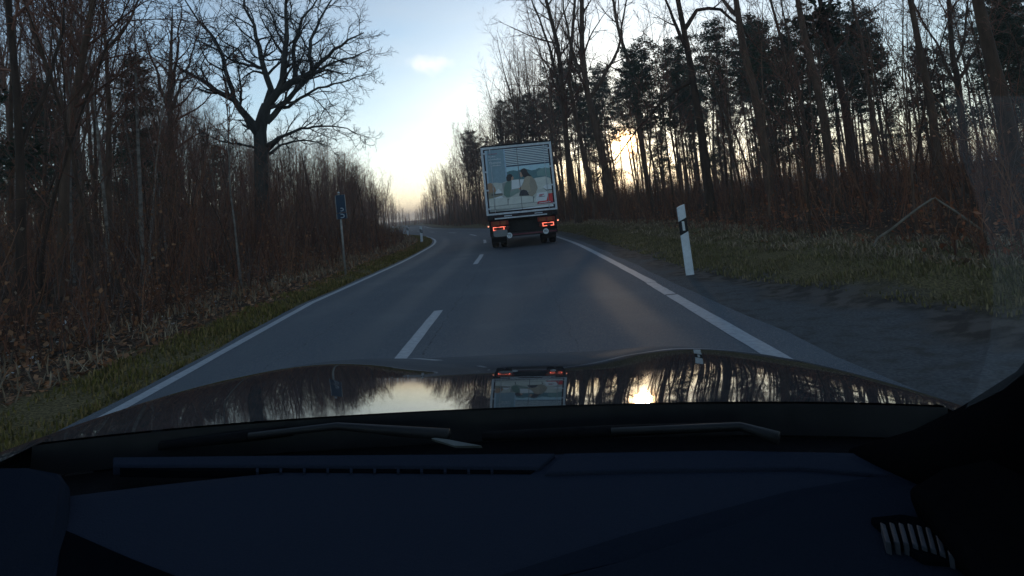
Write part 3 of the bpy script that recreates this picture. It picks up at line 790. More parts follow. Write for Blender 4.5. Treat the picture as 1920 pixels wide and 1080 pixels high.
def blades(name, label, side, d0, d1, y0, y1, n, h0, h1, cols, near=1.8, edge=1.0, lean=.45, wid=.006):
    u = rng.random((n, 2)); yy = y0 + (y1 - y0) * u[:, 0]**near; d = d0 + (d1 - d0) * u[:, 1]**edge
    if side > 0: d = d + .75 * np.clip((11.5 - yy) / 6, 0, 1.2)
    else: d = d - .08 * np.maximum(0, 12 - np.maximum(yy, 3)) * np.clip((6.5 - d) / 2, 0, 1)
    xx = cxy(yy) + side * d
    pn = np.sin(xx * 2.1 + 1.3 * yy) * np.sin(yy * 1.7 - xx) + .6 * np.sin(5.3 * xx) * np.sin(4.1 * yy)
    k = (pn + rng.normal(0, .6, n)) > -.45
    xx, yy, d = xx[k], yy[k], d[k]; pn = pn[k]; n = len(xx)
    B = np.stack([xx, yy, height(xx, yy) - .01], 1)
    h = rng.uniform(h0, h1, n) * (1 + .35 * pn)
    an = rng.uniform(0, 6.28, n); hz = np.stack([np.cos(an), np.sin(an), np.zeros(n)], 1)
    sd_ = np.stack([-np.sin(an), np.cos(an), np.zeros(n)], 1)
    W = (wid * (1 + yy / 14))[:, None]; le = rng.uniform(.1, 1.2, n)[:, None] * lean
    tip = B + hz * (h[:, None] * le) + np.array([0, 0, 1.]) * (h * (1 - .25 * le[:, 0]))[:, None]
    mid = B * .5 + tip * .5 + np.array([0, 0, 1.]) * (h * .12)[:, None]
    V_ = np.stack([B - sd_ * W, B + sd_ * W, mid + sd_ * W * .8, tip, mid - sd_ * W * .8], 1).reshape(-1, 3)
    i5 = np.arange(n) * 5
    F_ = np.concatenate([np.stack([i5, i5 + 1, i5 + 2, i5 + 4], 1), np.stack([i5 + 4, i5 + 2, i5 + 3, i5 + 3], 1)])
    F3 = np.concatenate([np.stack([i5, i5 + 1, i5 + 2], 1), np.stack([i5, i5 + 2, i5 + 4], 1), np.stack([i5 + 4, i5 + 2, i5 + 3], 1)])
    cols = np.array(cols); cs = cols[rng.integers(len(cols), size=n)] * rng.uniform(.6, 1.35, (n, 1))
    o = link(bpy.data.objects.new(name, np_mesh(name, V_, F3, M['grass'], False, np.repeat(cs, 5, 0))))
    return tag(o, label, 'grass', kind='stuff')
GRN = [(.105, .092, .036), (.135, .108, .048), (.185, .140, .070), (.095, .078, .038)]
DRY = [(0.2380, 0.1750, 0.1092), (0.1750, 0.1288, 0.0840), (0.1190, 0.0896, 0.0616), (0.2800, 0.2100, 0.1330)]
blades('grass', 'short dull green grass on the verge beside the white post', 1, 4.15, 7.0, 3.0, 62, 60000, .03, .09, GRN + [(.13, .105, .06)], 1.6)
blades('dry_grass', 'straw-coloured dry grass at the foot of the backlit wood', 1, 5.6, 8.0, 4.0, 60, 17000, .05, .17, DRY, 1.5, 1.0, 1.1)
blades('grass', 'narrow strip of green grass along the oncoming edge line', -1, 3.36, 4.3, 2.5, 75, 36000, .03, .10, [(.100, .086, .020), (.145, .112, .034), (.185, .125, .048), (.070, .060, .020)], 1.5, 1.3)
blades('dry_grass', 'tufts of tan dead grass between the green strip and the thicket', -1, 4.4, 6.2, 3.0, 60, 6500, .08, .24, DRY + [(.20, .09, .04)], 1.4, 1.0, .9)
def litter(name, label, side, d0, d1, y0, y1, n, cols, size):
    u = rng.random((n, 2)); yy = y0 + (y1 - y0) * u[:, 0]**1.7; xx = cxy(yy) + side * (d0 + (d1 - d0) * u[:, 1])
    return leaves(name, label, np.stack([xx, yy, height(xx, yy) + .02], 1), size, cols, 'leaves', M['leaf'], .02, True)
LT = [(.26, .115, .05), (.18, .085, .045), (.30, .16, .085), (.11, .07, .045)]
litter('leaf_litter', 'rust brown fallen leaves beside the green strip on the oncoming side', -1, 3.9, 8.5, 2.5, 45, 21000, LT, .085)
litter('leaf_litter', 'brown fallen leaves on the verge under the backlit wood', 1, 6.2, 14, 4, 45, 9000, LT, .08)
litter('leaf_litter', 'scattered pale leaves and bits on the dark thicket floor near the car', -1, 5.0, 8.5, 4, 20, 900, [(.42, .38, .33), (.32, .27, .22)], .07)

# the snapped pole
mb = MB()
a_, b_, c_ = at(1620, 467, 10.2), at(1750, 370, 9.9), at(1925, 486, 9.2)
pts = [a_ + (b_ - a_) * t_ + Vector((0, 0, .010 * math.sin(11 * t_))) for t_ in (0, .2, .4, .6, .8, .97)] + [b_ + Vector((.03, 0, -.01))] + [b_ + (c_ - b_) * t_ + Vector((0, 0, .012 * math.sin(8 * t_))) for t_ in (.06, .25, .5, .75, 1, 1.25)]
pts[0] = Vector((pts[0].x, pts[0].y, pts[0].z - .25))
pole_m = pmat('dead_wood', (.26, .21, .16), (.12, .10, .075), 8, .9, .4)
mb.tube(pts, [.021, .021, .020, .020, .018, .015, .010, .015, .017, .018, .018, .018, .017], 7)
tag(mb.build('snapped_pole', pole_m, smooth=True), 'pale thin trunk snapped into an upside-down V at the wood edge', 'fallen branch')

# ------------------------------------------------------------------ roadside posts and sign
white_pl = pmat('white_plastic', (.80, .82, .83), (.62, .64, .65), 14, .45, .05)
black_pl = pmat('black_plastic', (.016, .016, .017), (.010, .010, .011), 30, .5, .05)
refl = pmat('reflector', (.78, .78, .76), (.60, .60, .58), 60, .25, .1, spec=.6)
grey_metal = pmat('galvanised', (.36, .36, .35), (.20, .20, .20), 12, .45, .1, metal=.5)
def delineator(x, y, h, label, group, mirror=1, rz=0.0, w_=.075):
    e = empty('delineator_post', (x, y, float(height(x, y))), (rng.normal(0, .012), rng.normal(0, .015), rz))
    sec = [(-1, -.35), (-.55, -.62), (.55, -.62), (1, -.35), (.75, .35), (0, .8), (-.75, .35)]
    def prism(z0, z1, sl0, sl1, grow_=1.0):
        mb = MB(); vs = []
        for z, s_ in ((z0, sl0), (z1, sl1)):
            for (u, v) in sec: vs.append((u * w_ * grow_, v * w_ * grow_, z + s_ * u * w_ * mirror))
        n = len(sec)
        mb.add(vs, [tuple(range(n))[::-1], tuple(range(n, 2 * n))] + [(i, (i + 1) % n, n + (i + 1) % n, n + i) for i in range(n)])
        return mb
    a = h * .60; b_ = h * .80
    prism(-.25, a, 0, .45).build('shaft', white_pl, e, bevel=.006)
    prism(a + .001, b_, .45, .45, 1.006).build('black_band', black_pl, e)
    prism(b_ + .001, h, .45, .35).build('cap', white_pl, e, bevel=.008)
    mb = MB(); mb.box(-.022, .022, -.62 * w_ * 1.006 - .006, -.62 * w_ * 1.006 + .002, a + .05, b_ - .03)
    mb.build('reflector', refl, e, bevel=.003)
    return tag(e, label, 'post', group)
delineator(2.93, 11.0, 1.22, 'white roadside delineator post with black band on the verge', None, 1, R(-4))
for (x, y), lb in zip(((-6.1, 38.5), (-9.9, 55.0), (-14.2, 70.0)), ('first small delineator post on the inside of the far bend', 'second small delineator post further round the far bend', 'third and most distant delineator post by the vanishing road')):
    delineator(x, y, 1.0, lb, 'delineator posts on the far bend', -1, R(12))

sb = Vector((-4.96, 17.4, float(height(-4.96, 17.4))))
e = empty('road_sign', sb, (0, R(-1.0), 0))
hgt = 2.38 - sb.z
pole_bark = pmat('sign_pole_paint', (.40, .37, .33), (.22, .20, .18), 9, .5, .1, metal=.3)
MB().tube([(0, 0, -.3), (0, 0, hgt)], .030, 12).build('pole', pole_bark, e, True)
MB().tube([(0, 0, hgt), (0, 0, hgt + .03)], [.034, .024], 12).build('pole_cap', white_pl, e, True)
blue = pmat('sign_blue', (.006, .034, .075), (.005, .025, .055), 9, .35, .05)
zs = hgt - .06
for (x0, x1, z0, z1, yy) in ((-.09, .19, zs - .50, zs, -.045), (-.09, .20, zs - .68, zs - .52, -.045)):
    pl = MB().box(x0, x1, yy - .012, yy, z0, z1).build('sign_panel', blue, e, bevel=.004)
    fr = MB()
    fr.box(x0 - .004, x0 + .010, yy - .018, yy - .012, z0, z1); fr.box(x1 - .010, x1 + .004, yy - .018, yy - .012, z0, z1)
    fr.build('rim', grey_metal, pl)
sw = pmat('sign_white', (.42, .45, .48), (.30, .33, .36), 20, .4)
for (cx_, cz_, s_) in ((.075, zs - .42, .042), (.075, zs - .60, .052)):
    mb = MB()
    arc = [(cx_ - s_, cz_ + s_ * .9), (cx_, cz_ + s_), (cx_ + s_ * .9, cz_ + s_ * .3), (cx_ + s_ * .7, cz_ - s_ * .7), (cx_ - s_ * .2, cz_ - s_ * .9), (cx_ - s_ * 1.1, cz_ - s_ * .8)]
    for p, q in zip(arc, arc[1:]):
        d = Vector((q[0] - p[0], 0, q[1] - p[1])).normalized(); nn = Vector((-d.z, 0, d.x)) * .013
        mb.add([(p[0] + nn.x, -.0605, p[1] + nn.z), (p[0] - nn.x, -.0605, p[1] - nn.z), (q[0] - nn.x, -.0605, q[1] - nn.z), (q[0] + nn.x, -.0605, q[1] + nn.z)], [(0, 1, 2, 3)])
    mb.build('sign_symbol', sw, e)
tag(e, 'small blue road sign with white arrow marks on a thin pole', 'road sign')

# ------------------------------------------------------------------ the truck ahead
TY, TW, TZ0, TZ1 = 23.5, 2.72, 1.31, 3.93
tr = empty('box_truck', (.185, TY, 0), (0, 0, R(.8)))
tag(tr, 'white box truck ahead with a printed living-room advert on its rear doors', 'truck')
t_white = pmat('truck_white', (.80, .82, .84), (.62, .65, .68), 5, .35, .02, spec=.5)
t_alu = pmat('truck_aluminium', (.72, .74, .77), (.50, .52, .55), 9, .45, .05, metal=.2)
t_dark = pmat('truck_chassis', (.018, .018, .020), (.009, .009, .010), 12, .6, .1)
t_maroon = pmat('truck_maroon', (.035, .010, .018), (.020, .008, .012), 8, .5)
rubber = pmat('tyre_rubber', (.020, .020, .021), (.012, .012, .012), 40, .85, .3)
hw = TW / 2; H = TZ1 - TZ0; Lb = 7.4
MB().box(-hw, hw, .06, Lb, TZ0, TZ1 - .02).build('box_body', t_white, tr, bevel=.02)
fr = MB()
fr.box(-hw, -hw + .085, -.03, .06, TZ0, TZ1); fr.box(hw - .085, hw, -.03, .06, TZ0, TZ1)
fr.box(-hw + .085, hw - .085, -.03, .06, TZ1 - .09, TZ1); fr.box(-hw + .085, hw - .085, -.03, .06, TZ0, TZ0 + .07)
fr.build('rear_frame', t_alu, tr, bevel=.008)
iw0, iw1, iz0, iz1 = -hw + .085, hw - .085, TZ0 + .07, TZ1 - .09
MB().box(iw0, iw1, .0, .055, iz0, iz1).build('door_recess', t_maroon, tr)
MB().box(-hw + .02, hw - .02, -.05, 0.02, TZ1 + .002, TZ1 + .05).build('roof_rail', t_dark, tr, bevel=.01)
for k in range(6):
    x = -hw + .25 + k * (TW - .5) / 5
    MB().box(x - .06, x + .06, -.065, -.052, TZ1 + .005, TZ1 + .045).build('marker_lamp', t_dark, tr)
dx0, dx1, dz0, dz1 = iw0 + .055, iw1 - .055, iz0 + .06, iz1 - .035
midx = (dx0 + dx1) / 2 + .02
print_cols = {
 'wall': (.200, .255, .300), 'panel': (.125, .175, .200), 'panel_edge': (.17, .24, .30), 'slat': (.34, .45, .55), 'gap': (.020, .035, .060),
 'haze_sky': (.24, .34, .42), 'hedge': (.050, .105, .115), 'hedge2': (.10, .16, .15), 'sofa': (.27, .27, .245), 'sofa_dark': (.15, .155, .145), 'cushion': (.31, .31, .28),
 'pale': (.38, .44, .46), 'seam': (.045, .045, .045), 'brown': (.20, .115, .070), 'taupe': (.13, .115, .085), 'hair': (.020, .016, .018), 'skin': (.26, .15, .105),
 'green': (.075, .115, .095), 'green2': (.12, .155, .135), 'beige': (.215, .175, .130), 'beige2': (.17, .145, .115), 'black': (.018, .018, .024), 'card': (.45, .56, .66), 'red': (.34, .020, .022), 'red2': (.20, .02, .04), 'white': (.50, .53, .55)}
pk = list(print_cols); pm = [pmat('print_' + k, tuple(min(.88, q * 2.5) for q in v), tuple(min(.82, q * 2.1) for q in v), 9, .38, 0, spec=.4) for k, v in print_cols.items()]
def uv(cx_, cy_):                                   # a place on the print, from fractions of the door height and width
    a, b_ = cx_ - 65, cy_ - 165; det = 875 * 810 + 80 * 75
    u = (a * 810 - b_ * 75) / det; v = (b_ * 875 + a * 80) / det
    return -hw + u * TW, TZ1 - v * H
PR = []
def pp(col, pts): PR.append((col, [uv(*p) for p in pts]))
def lerp2(a, b_, t_): return (a[0] + (b_[0] - a[0]) * t_, a[1] + (b_[1] - a[1]) * t_)
big = [(60, 120), (980, 60), (1060, 930), (100, 1000)]
pp('wall', big)
pp('panel', [(140, 175), (345, 160), (385, 590), (170, 610)]); pp('panel_edge', [(345, 160), (358, 159), (398, 590), (385, 590)])
TL, TR_, BL, BR_ = (360, 158), (960, 105), (385, 395), (960, 340)
pp('gap', [TL, TR_, BR_, BL])
for k in range(11):
    t0, t1 = (k + .18) / 11.6, (k + .72) / 11.6
    pp('slat', [lerp2(TL, BL, t0), lerp2(TR_, BR_, t0), lerp2(TR_, BR_, t1), lerp2(TL, BL, t1)])
pp('haze_sky', [(385, 397), (960, 342), (960, 540), (400, 570)])
pp('hedge', [(392, 455), (430, 440), (475, 432), (520, 440), (560, 425), (640, 420), (700, 432), (745, 425), (790, 405), (840, 412), (960, 440), (960, 545), (400, 572)])
pp('hedge2', [(760, 450), (800, 420), (860, 398), (905, 405), (960, 400), (960, 520), (860, 500), (770, 500)])
pp('sofa', [(100, 600), (240, 580), (330, 585), (390, 560), (470, 545), (620, 535), (760, 528), (860, 505), (920, 520), (990, 590), (1060, 930), (100, 1000)])
pp('sofa_dark', [(330, 590), (440, 560), (620, 545), (640, 640), (560, 660), (450, 700), (350, 700)])
pp('pale', [(450, 550), (600, 540), (600, 560), (560, 640), (450, 660)])
pp('cushion', [(735, 525), (870, 505), (900, 520), (945, 590), (860, 640), (780, 660)])
pp('pale', [(835, 632), (875, 602), (940, 600), (975, 625), (965, 650), (880, 660)])
pp('seam', [(830, 640), (880, 664), (970, 655), (970, 662), (880, 674)])
pp('brown', [(118, 640), (145, 600), (185, 583), (215, 595), (250, 650), (262, 690), (150, 730)])
pp('taupe', [(130, 715), (250, 690), (345, 715), (330, 735), (210, 765), (140, 780)])
pp('seam', [(200, 720), (330, 705), (345, 715), (200, 735)])
pp('pale', [(250, 692), (285, 652), (320, 680), (328, 705), (250, 712)])
pp('pale', [(230, 765), (320, 735), (345, 750), (335, 770), (240, 780)])
pp('sofa_dark', [(120, 795), (1040, 720), (1060, 930), (100, 1000)])
pp('cushion', [(150, 800), (200, 775), (345, 758), (395, 770), (402, 835), (210, 862), (150, 855)])
pp('cushion', [(412, 785), (440, 752), (690, 735), (712, 752), (714, 808), (410, 840)])
pp('cushion', [(722, 770), (745, 740), (960, 720), (960, 800), (722, 812)])
pp('sofa', [(150, 872), (715, 818), (1000, 800), (1000, 840), (170, 900)])
pp('pale', [(330, 915), (600, 880), (990, 830), (1000, 860), (600, 905), (340, 940)])
pp('seam', [(402, 770), (408, 770), (408, 845), (402, 845)]); pp('seam', [(715, 740), (720, 740), (722, 812), (717, 812)])
pp('green2', [(425, 700), (500, 660), (545, 652), (552, 690), (520, 705), (440, 748), (400, 760)])
pp('green', [(388, 568), (420, 560), (440, 572), (445, 640), (430, 700), (430, 745), (390, 757), (350, 722), (360, 630)])
pp('skin', [(440, 500), (466, 505), (476, 525), (466, 545), (442, 552)])
pp('hair', [(383, 520), (395, 492), (425, 476), (452, 482), (462, 502), (448, 520), (442, 558), (418, 566), (388, 560)])
pp('skin', [(552, 455), (572, 455), (590, 500), (570, 520), (556, 500)])
pp('beige', [(612, 520), (650, 500), (700, 508), (745, 560), (772, 640), (755, 680), (690, 690), (640, 672), (560, 660), (545, 645), (590, 600)])
pp('beige2', [(680, 520), (705, 512), (745, 560), (772, 640), (755, 680), (690, 690), (670, 600)])
pp('skin', [(535, 645), (560, 638), (572, 655), (545, 664)])
pp('hair', [(560, 440), (575, 418), (605, 408), (632, 418), (655, 465), (700, 508), (650, 500), (615, 520), (590, 505), (575, 470)])
pp('beige2', [(640, 690), (762, 660), (750, 700), (705, 745), (660, 735)])
pp('black', [(545, 720), (560, 675), (600, 662), (640, 675), (668, 732), (545, 737)])
pp('red', [(880, 712), (985, 697), (1010, 812), (765, 835), (775, 805)])
pp('red2', [(765, 815), (1008, 790), (1010, 812), (765, 835)])
pp('white', [(785, 818), (925, 800), (930, 806), (785, 825)])
pp('card', [(762, 702), (907, 682), (880, 790), (742, 806)])
pp('red2', [(790, 720), (850, 712), (846, 722), (788, 730)]); pp('black', [(783, 745), (862, 736), (861, 742), (782, 752)]); pp('red2', [(790, 732), (830, 728), (828, 736), (789, 741)])
def clip(poly, ax, val, keep_gt):
    out = []
    for i in range(len(poly)):
        p, q = poly[i], poly[(i + 1) % len(poly)]
        ip = (p[ax] > val) == keep_gt; iq = (q[ax] > val) == keep_gt
        if ip: out.append(p)
        if ip != iq:
            t_ = (val - p[ax]) / (q[ax] - p[ax]); out.append((p[0] + (q[0] - p[0]) * t_, p[1] + (q[1] - p[1]) * t_))
    return out
for (xa, xb) in ((dx0, midx - .008), (midx + .008, dx1)):
    dr = MB().box(xa, xb, -.018, -.001, dz0, dz1).build('rear_door', t_white, tr, bevel=.004)
    mb = MB()
    for i, (col, pts) in enumerate(PR):
        q = clip(clip(clip(clip(pts, 0, xa + .004, True), 0, xb - .004, False), 1, dz0 + .004, True), 1, dz1 - .004, False)
        if len(q) < 3: continue
        mb.cur = pk.index(col)
        mb.poly([(p[0], -.0195 - .0008 * i, p[1]) for p in q])
    mb.build('printed_picture', pm, dr)
yp = -.0195 - .0008 * len(PR) - .001
wlet = pmat('print_lettering', (.85, .87, .88), (.78, .80, .81), 9, .4)
x_, z_ = uv(235, 340); text('lettering', 'Moment', .135, wlet, tr, (x_ + .04, yp, z_ - .02), (R(90), 0, 0))
for (u_, v_, l_) in ((215, 240, .34), ):
    x_, z_ = uv(u_, v_); MB().box(x_ - l_ / 2, x_ + l_ / 2, yp, yp + .0005, z_ - .008, z_ + .008).build('printed_rule', pm[pk.index('red2')], tr)
for i, (u_, v_, l_) in enumerate(((215, 268, .30), (240, 300, .50), (270, 372, .34))):      # lines of small illegible print
    x_, z_ = uv(u_, v_)
    mb = MB()
    for k in range(int(l_ / .045)):
        xx = x_ - l_ / 2 + k * .045; hh = .03 if (k * 7 + i) % 3 else .048
        mb.box(xx, xx + .028, yp, yp + .0005, z_ - .03, z_ - .03 + hh)
    mb.build('small_print', wlet, tr)
for fx in (.085, .93):                                 # locking rods with their brackets
    x = dx0 + (dx1 - dx0) * fx
    rd = MB().tube([(x, yp - .016, dz0 - .09), (x, yp - .016, dz1 + .03)], .010, 8).build('locking_rod', t_alu, tr, True)
    for z in (dz0 + .03, dz0 + H * .33, dz0 + H * .66, dz1 - .03):
        MB().box(x - .022, x + .022, yp - .03, yp - .001, z - .02, z + .02).build('bracket', t_alu, rd)
for s_ in (-1, 1):
    for z in np.linspace(dz0 + .12, dz1 - .12, 4):
        MB().box(s_ * (hw - .12) - .06, s_ * (hw - .12) + .06, -.055, -.031, z - .03, z + .03).build('door_hinge', t_alu, tr, bevel=.006)
# underside, tail lift, bumper
MB().box(-.45, .45, .35, Lb + 2.0, .62, .98).build('chassis', t_dark, tr)
MB().box(-hw + .02, hw - .02, .0, .28, 1.10, TZ0 - .004).build('rear_sill', t_dark, tr, bevel=.01)
MB().box(-hw + .10, hw - .10, -.05, -.004, TZ0 - .09, TZ0 - .03).build('sill_strip', t_maroon, tr)
MB().box(-hw + .30, hw - .42, -.075, -.045, TZ0 - .165, TZ0 - .115).build('tail_lift_edge', t_alu, tr, bevel=.006)
for x in (-.55, .62):
    MB().box(x - .15, x + .15, -.07, -.052, TZ0 - .085, TZ0 - .045).build('dock_buffer', t_alu, tr, bevel=.006)
MB().box(-hw + .03, -hw + .22, -.06, .05, TZ0 - .20, TZ0 - .02).build('corner_buffer', t_dark, tr, bevel=.02)
MB().box(hw - .22, hw - .03, -.06, .05, TZ0 - .20, TZ0 - .02).build('corner_buffer', t_dark, tr, bevel=.02)
MB().box(-hw + .06, hw - .06, .40, .46, .50, 1.10).build('mud_board', t_dark, tr)
bum = MB().box(-hw + .10, hw - .08, -.02, .10, .44, .58).build('underrun_bar', t_dark, tr, bevel=.015)
MB().box(-hw + .75, hw - .12, -.032, -.021, .49, .545).build('bar_stripe', pmat('stripe_red', (.16, .035, .05), (.10, .02, .03), 5, .4), bum)
lampm = pmat('lamp_housing', (.10, .012, .010), (.06, .010, .010), 20, .25, spec=.5)
glowm = pmat('tail_lamp_glow', (.8, .25, .2), None, 8, .3, emit=(1.0, .16, .09), es=.85)
glow2 = pmat('marker_glow', (.9, .6, .5), None, 8, .3, emit=(1.0, .30, .16), es=1.0)
refo = pmat('reflector_orange', (.30, .085, .030), (.20, .05, .02), 9, .3)
refr = pmat('reflector_red', (.24, .018, .014), (.16, .015, .012), 9, .3)
for s_ in (-1, 1):
    cx_ = s_ * (hw - .47)
    mk = MB().box(cx_ - .33, cx_ + .33, -.02, .0, .905, 1.075).build('marker_board', refr, tr, bevel=.004)
    for (a_, b_) in ((-.27, -.02), (.05, .24)):
        MB().box(cx_ + a_, cx_ + b_, -.0235, -.0205, .925, 1.055).build('orange_field', refo, mk)
    hs = MB().box(cx_ - .30, cx_ + .33, -.04, .06, .70, .875).build('tail_lamp', lampm, tr, bevel=.02)
    for (xc, wd, op) in ((s_ * .19, .10, s_), (-s_ * .06, .14, -s_)):
        mb = MB()                                      # bright C of each lamp unit
        o_ = 1 if op > 0 else -1
        mb.box(cx_ + xc - wd / 2, cx_ + xc + wd / 2, -.052, -.0405, .835, .858)
        mb.box(cx_ + xc - wd / 2, cx_ + xc + wd / 2, -.052, -.0405, .722, .745)
        xv = cx_ + xc + o_ * wd / 2
        mb.box(min(xv, xv + o_ * .03), max(xv, xv + o_ * .03), -.052, -.0405, .722, .858)
        mb.build('lamp_ring', glowm, hs)
    mb = MB(); mb.box(cx_ - .18, cx_ + .22, -.05, -.0405, .838, .848); mb.build('light_bar', glowm, hs)
    MB().tube([(s_ * (hw - .03), -.03, .90), (s_ * (hw - .03), -.07, .90)], [.026, .020], 10).build('side_marker', glow2, tr)
pm_ = pmat('plate_grey', (.23, .23, .225), (.20, .20, .20), 4, .5)
mb = MB(); pts = []
for k in range(28):
    an = 2 * math.pi * k / 28; c_, s_ = math.cos(an), math.sin(an)
    pts.append((math.copysign(abs(c_)**.45, c_) * .27, math.copysign(abs(s_)**.45, s_) * .13))
n = len(pts)
mb.add([(p[0] - hw + .47, -.075, p[1] + .615) for p in pts] + [(p[0] - hw + .47, -.06, p[1] + .615) for p in pts], [tuple(range(n)), tuple(range(n, 2 * n))[::-1]] + [(i, n + i, n + (i + 1) % n, (i + 1) % n) for i in range(n)])
mb.build('number_plate', pm_, tr)
disc_b = pmat('disc_rim', (.05, .05, .05), None, 9, .5)
for x, tx in ((-hw + .80, '70'), (hw - .53, '80')):
    z = .50 if x < 0 else .53
    d_ = MB().tube([(x, -.055, z), (x, -.040, z)], .105, 24).build('speed_disc', white_pl, tr)
    MB().tube([(x, -.050, z), (x, -.042, z)], .118, 24).build('disc_rim', disc_b, d_)
    text('disc_number', tx, .13, black_pl, d_, (x, -.057, z), (R(90), 0, 0))
def wheel(par, x, y, r_, w_, name='wheel', rimm=None):
    s_ = 1 if x > 0 else -1
    ty = MB().tube([(x - w_ / 2, y, r_), (x - w_ / 2 + .02, y, r_), (x - w_ / 2 + .05, y, r_), (x + w_ / 2 - .05, y, r_), (x + w_ / 2 - .02, y, r_), (x + w_ / 2, y, r_)], [r_ * .72, r_ * .94, r_, r_, r_ * .94, r_ * .72], 36).build(name, rubber, par, True)
    MB().tube([(x + s_ * w_ / 2 - s_ * .06, y, r_), (x + s_ * (w_ / 2 - .01), y, r_)], [r_ * .66, r_ * .6], 24).build('rim', rimm or t_alu, ty)
    return ty
for y in (1.75, Lb + .7):
    for s_ in (-1, 1):
        if y < 3:
            wheel(tr, s_ * (hw - .20), y, .47, .29); wheel(tr, s_ * (hw - .54), y, .47, .27)
        else: wheel(tr, s_ * (hw - .22), y, .47, .30)
for s_ in (-1, 1):
    MB().box(s_ * (hw - .38) - .30, s_ * (hw - .38) + .30, .95, 1.02, .22, 1.05).build('mudflap', rubber, tr)
cab = MB()
cab.box(-1.22, 1.22, Lb + .15, Lb + 2.1, .75, 2.55); cab.box(-1.15, 1.15, Lb + .15, Lb + 1.7, 2.55, 3.1)
cab.build('cab', t_white, tr, bevel=.06)
for s_ in (-1, 1):
    MB().box(s_ * 1.50 - .10, s_ * 1.50 + .10, Lb + 1.85, Lb + 1.95, 1.95, 2.75).build('wing_mirror', t_dark, tr, bevel=.03)
    MB().tube([(s_ * 1.2, Lb + 1.8, 2.6), (s_ * 1.45, Lb + 1.9, 2.62)], .02, 6).build('mirror_arm', t_dark, tr)
    MB().box(s_ * (hw - .06) - .02, s_ * (hw - .06) + .02, 3.2, Lb - .6, .55, 1.15).build('side_guard', t_alu, tr)

# ------------------------------------------------------------------ the car we sit in
TH = R(3.0)
car = empty('car', (-EYE.z * math.sin(TH), 0, EYE.z * (1 - math.cos(TH))), (0, TH, 0))
tag(car, 'dark car seen from behind its windscreen, glossy bonnet mirroring the sky', 'car')
paintm, t, b = new_mat('dark_car_paint')
tcg = t.nodes.new('ShaderNodeTexCoord')
b.inputs['Base Color'].default_value = (.016, .017, .019, 1)
b.inputs['Metallic'].default_value = 0
b.inputs['Roughness'].default_value = .7
b.inputs['Specular IOR Level'].default_value = 0
b.inputs['Coat Weight'].default_value = .9
b.inputs['Coat IOR'].default_value = 1.65
nz = tn(240, 2); nz2 = tn(9, 5)
b.inputs['Coat Roughness'].default_value = .02
rmp = t.nodes.new('ShaderNodeMapRange'); rmp.inputs['From Min'].default_value = .45; rmp.inputs['From Max'].default_value = .8; rmp.inputs['To Min'].default_value = .018; rmp.inputs['To Max'].default_value = .055
t.links.new(nz2, rmp.inputs['Value']); t.links.new(rmp.outputs[0], b.inputs['Coat Roughness'])
dust = tmix(tmath('MULTIPLY', tramp(nz, .58, .75), .35), (.030, .032, .036), (.17, .16, .15))
dust = tmix(tmath('MULTIPLY', tramp(nz2, .45, .75), .25), dust, (.085, .083, .080))
t.links.new(dust, b.inputs['Base Color'])
cowlm = pmat('cowl_plastic', (.010, .010, .011), (.006, .006, .007), 60, .8, .2, spec=.05)
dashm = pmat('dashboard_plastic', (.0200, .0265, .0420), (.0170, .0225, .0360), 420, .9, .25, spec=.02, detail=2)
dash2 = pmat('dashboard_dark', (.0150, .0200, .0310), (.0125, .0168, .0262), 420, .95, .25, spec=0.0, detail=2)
slotm = pmat('vent_and_shadow_black', (.004, .005, .007), None, 60, .95, spec=0)
ventm = pmat('vent_slat', (.050, .056, .070), (.035, .040, .050), 90, .6, .05, spec=.1)
CXO = -.06
RT = Matrix.Rotation(-TH, 3, 'Y')
def cray(px, py): return RT @ ray(px, py)
def cdrop(px, py, drop):                                # point of the car seen there, so far below the lens
    d = cray(px, py); return Vector((0, 0, EYE.z)) + d * (-drop / d.z)
def cdist(px, py, Y):
    d = cray(px, py); return Vector((0, 0, EYE.z)) + d * (Y / d.y)
def hood_z(x, s):
    a = abs(x)
    z = .323 + .094 * s + .050 * s * s + .10 * max(0, s - 1.15)**2 * 6
    z += .009 * (a / .74)**4 - .021 * math.exp(-((a - .56) / .20)**2) * min(1, s / .7)          # falling edges, two soft ridges
    if a > .74: z += .9 * (a - .74)**1.5
    return EYE.z - z
def hood_rear(x): return 1.05 - .06 * (min(abs(x), .9) / .74)**2
rows = []
for i in range(33):
    s = 1.62 * i / 32
    row = []
    for j in range(49):
        wd = .715 - .045 * (i / 32)**3
        x = -wd + 2 * wd * j / 48
        row.append((x + CXO, hood_rear(x) + s - .10 * (x / .74)**2 * (i / 32)**2, hood_z(x, s)))
    rows.append(row)
hood = MB().grid(rows).build('bonnet', paintm, car, True)
MB().grid([[(p[0], p[1] - .008, p[2] - .05) for p in rows[0]], [(p[0], p[1] - .004, p[2] - .002) for p in rows[0]]]).build('bonnet_seal', black_pl, car, True)
md = hood.modifiers.new('sub', 'SUBSURF'); md.levels = 1; md.render_levels = 1
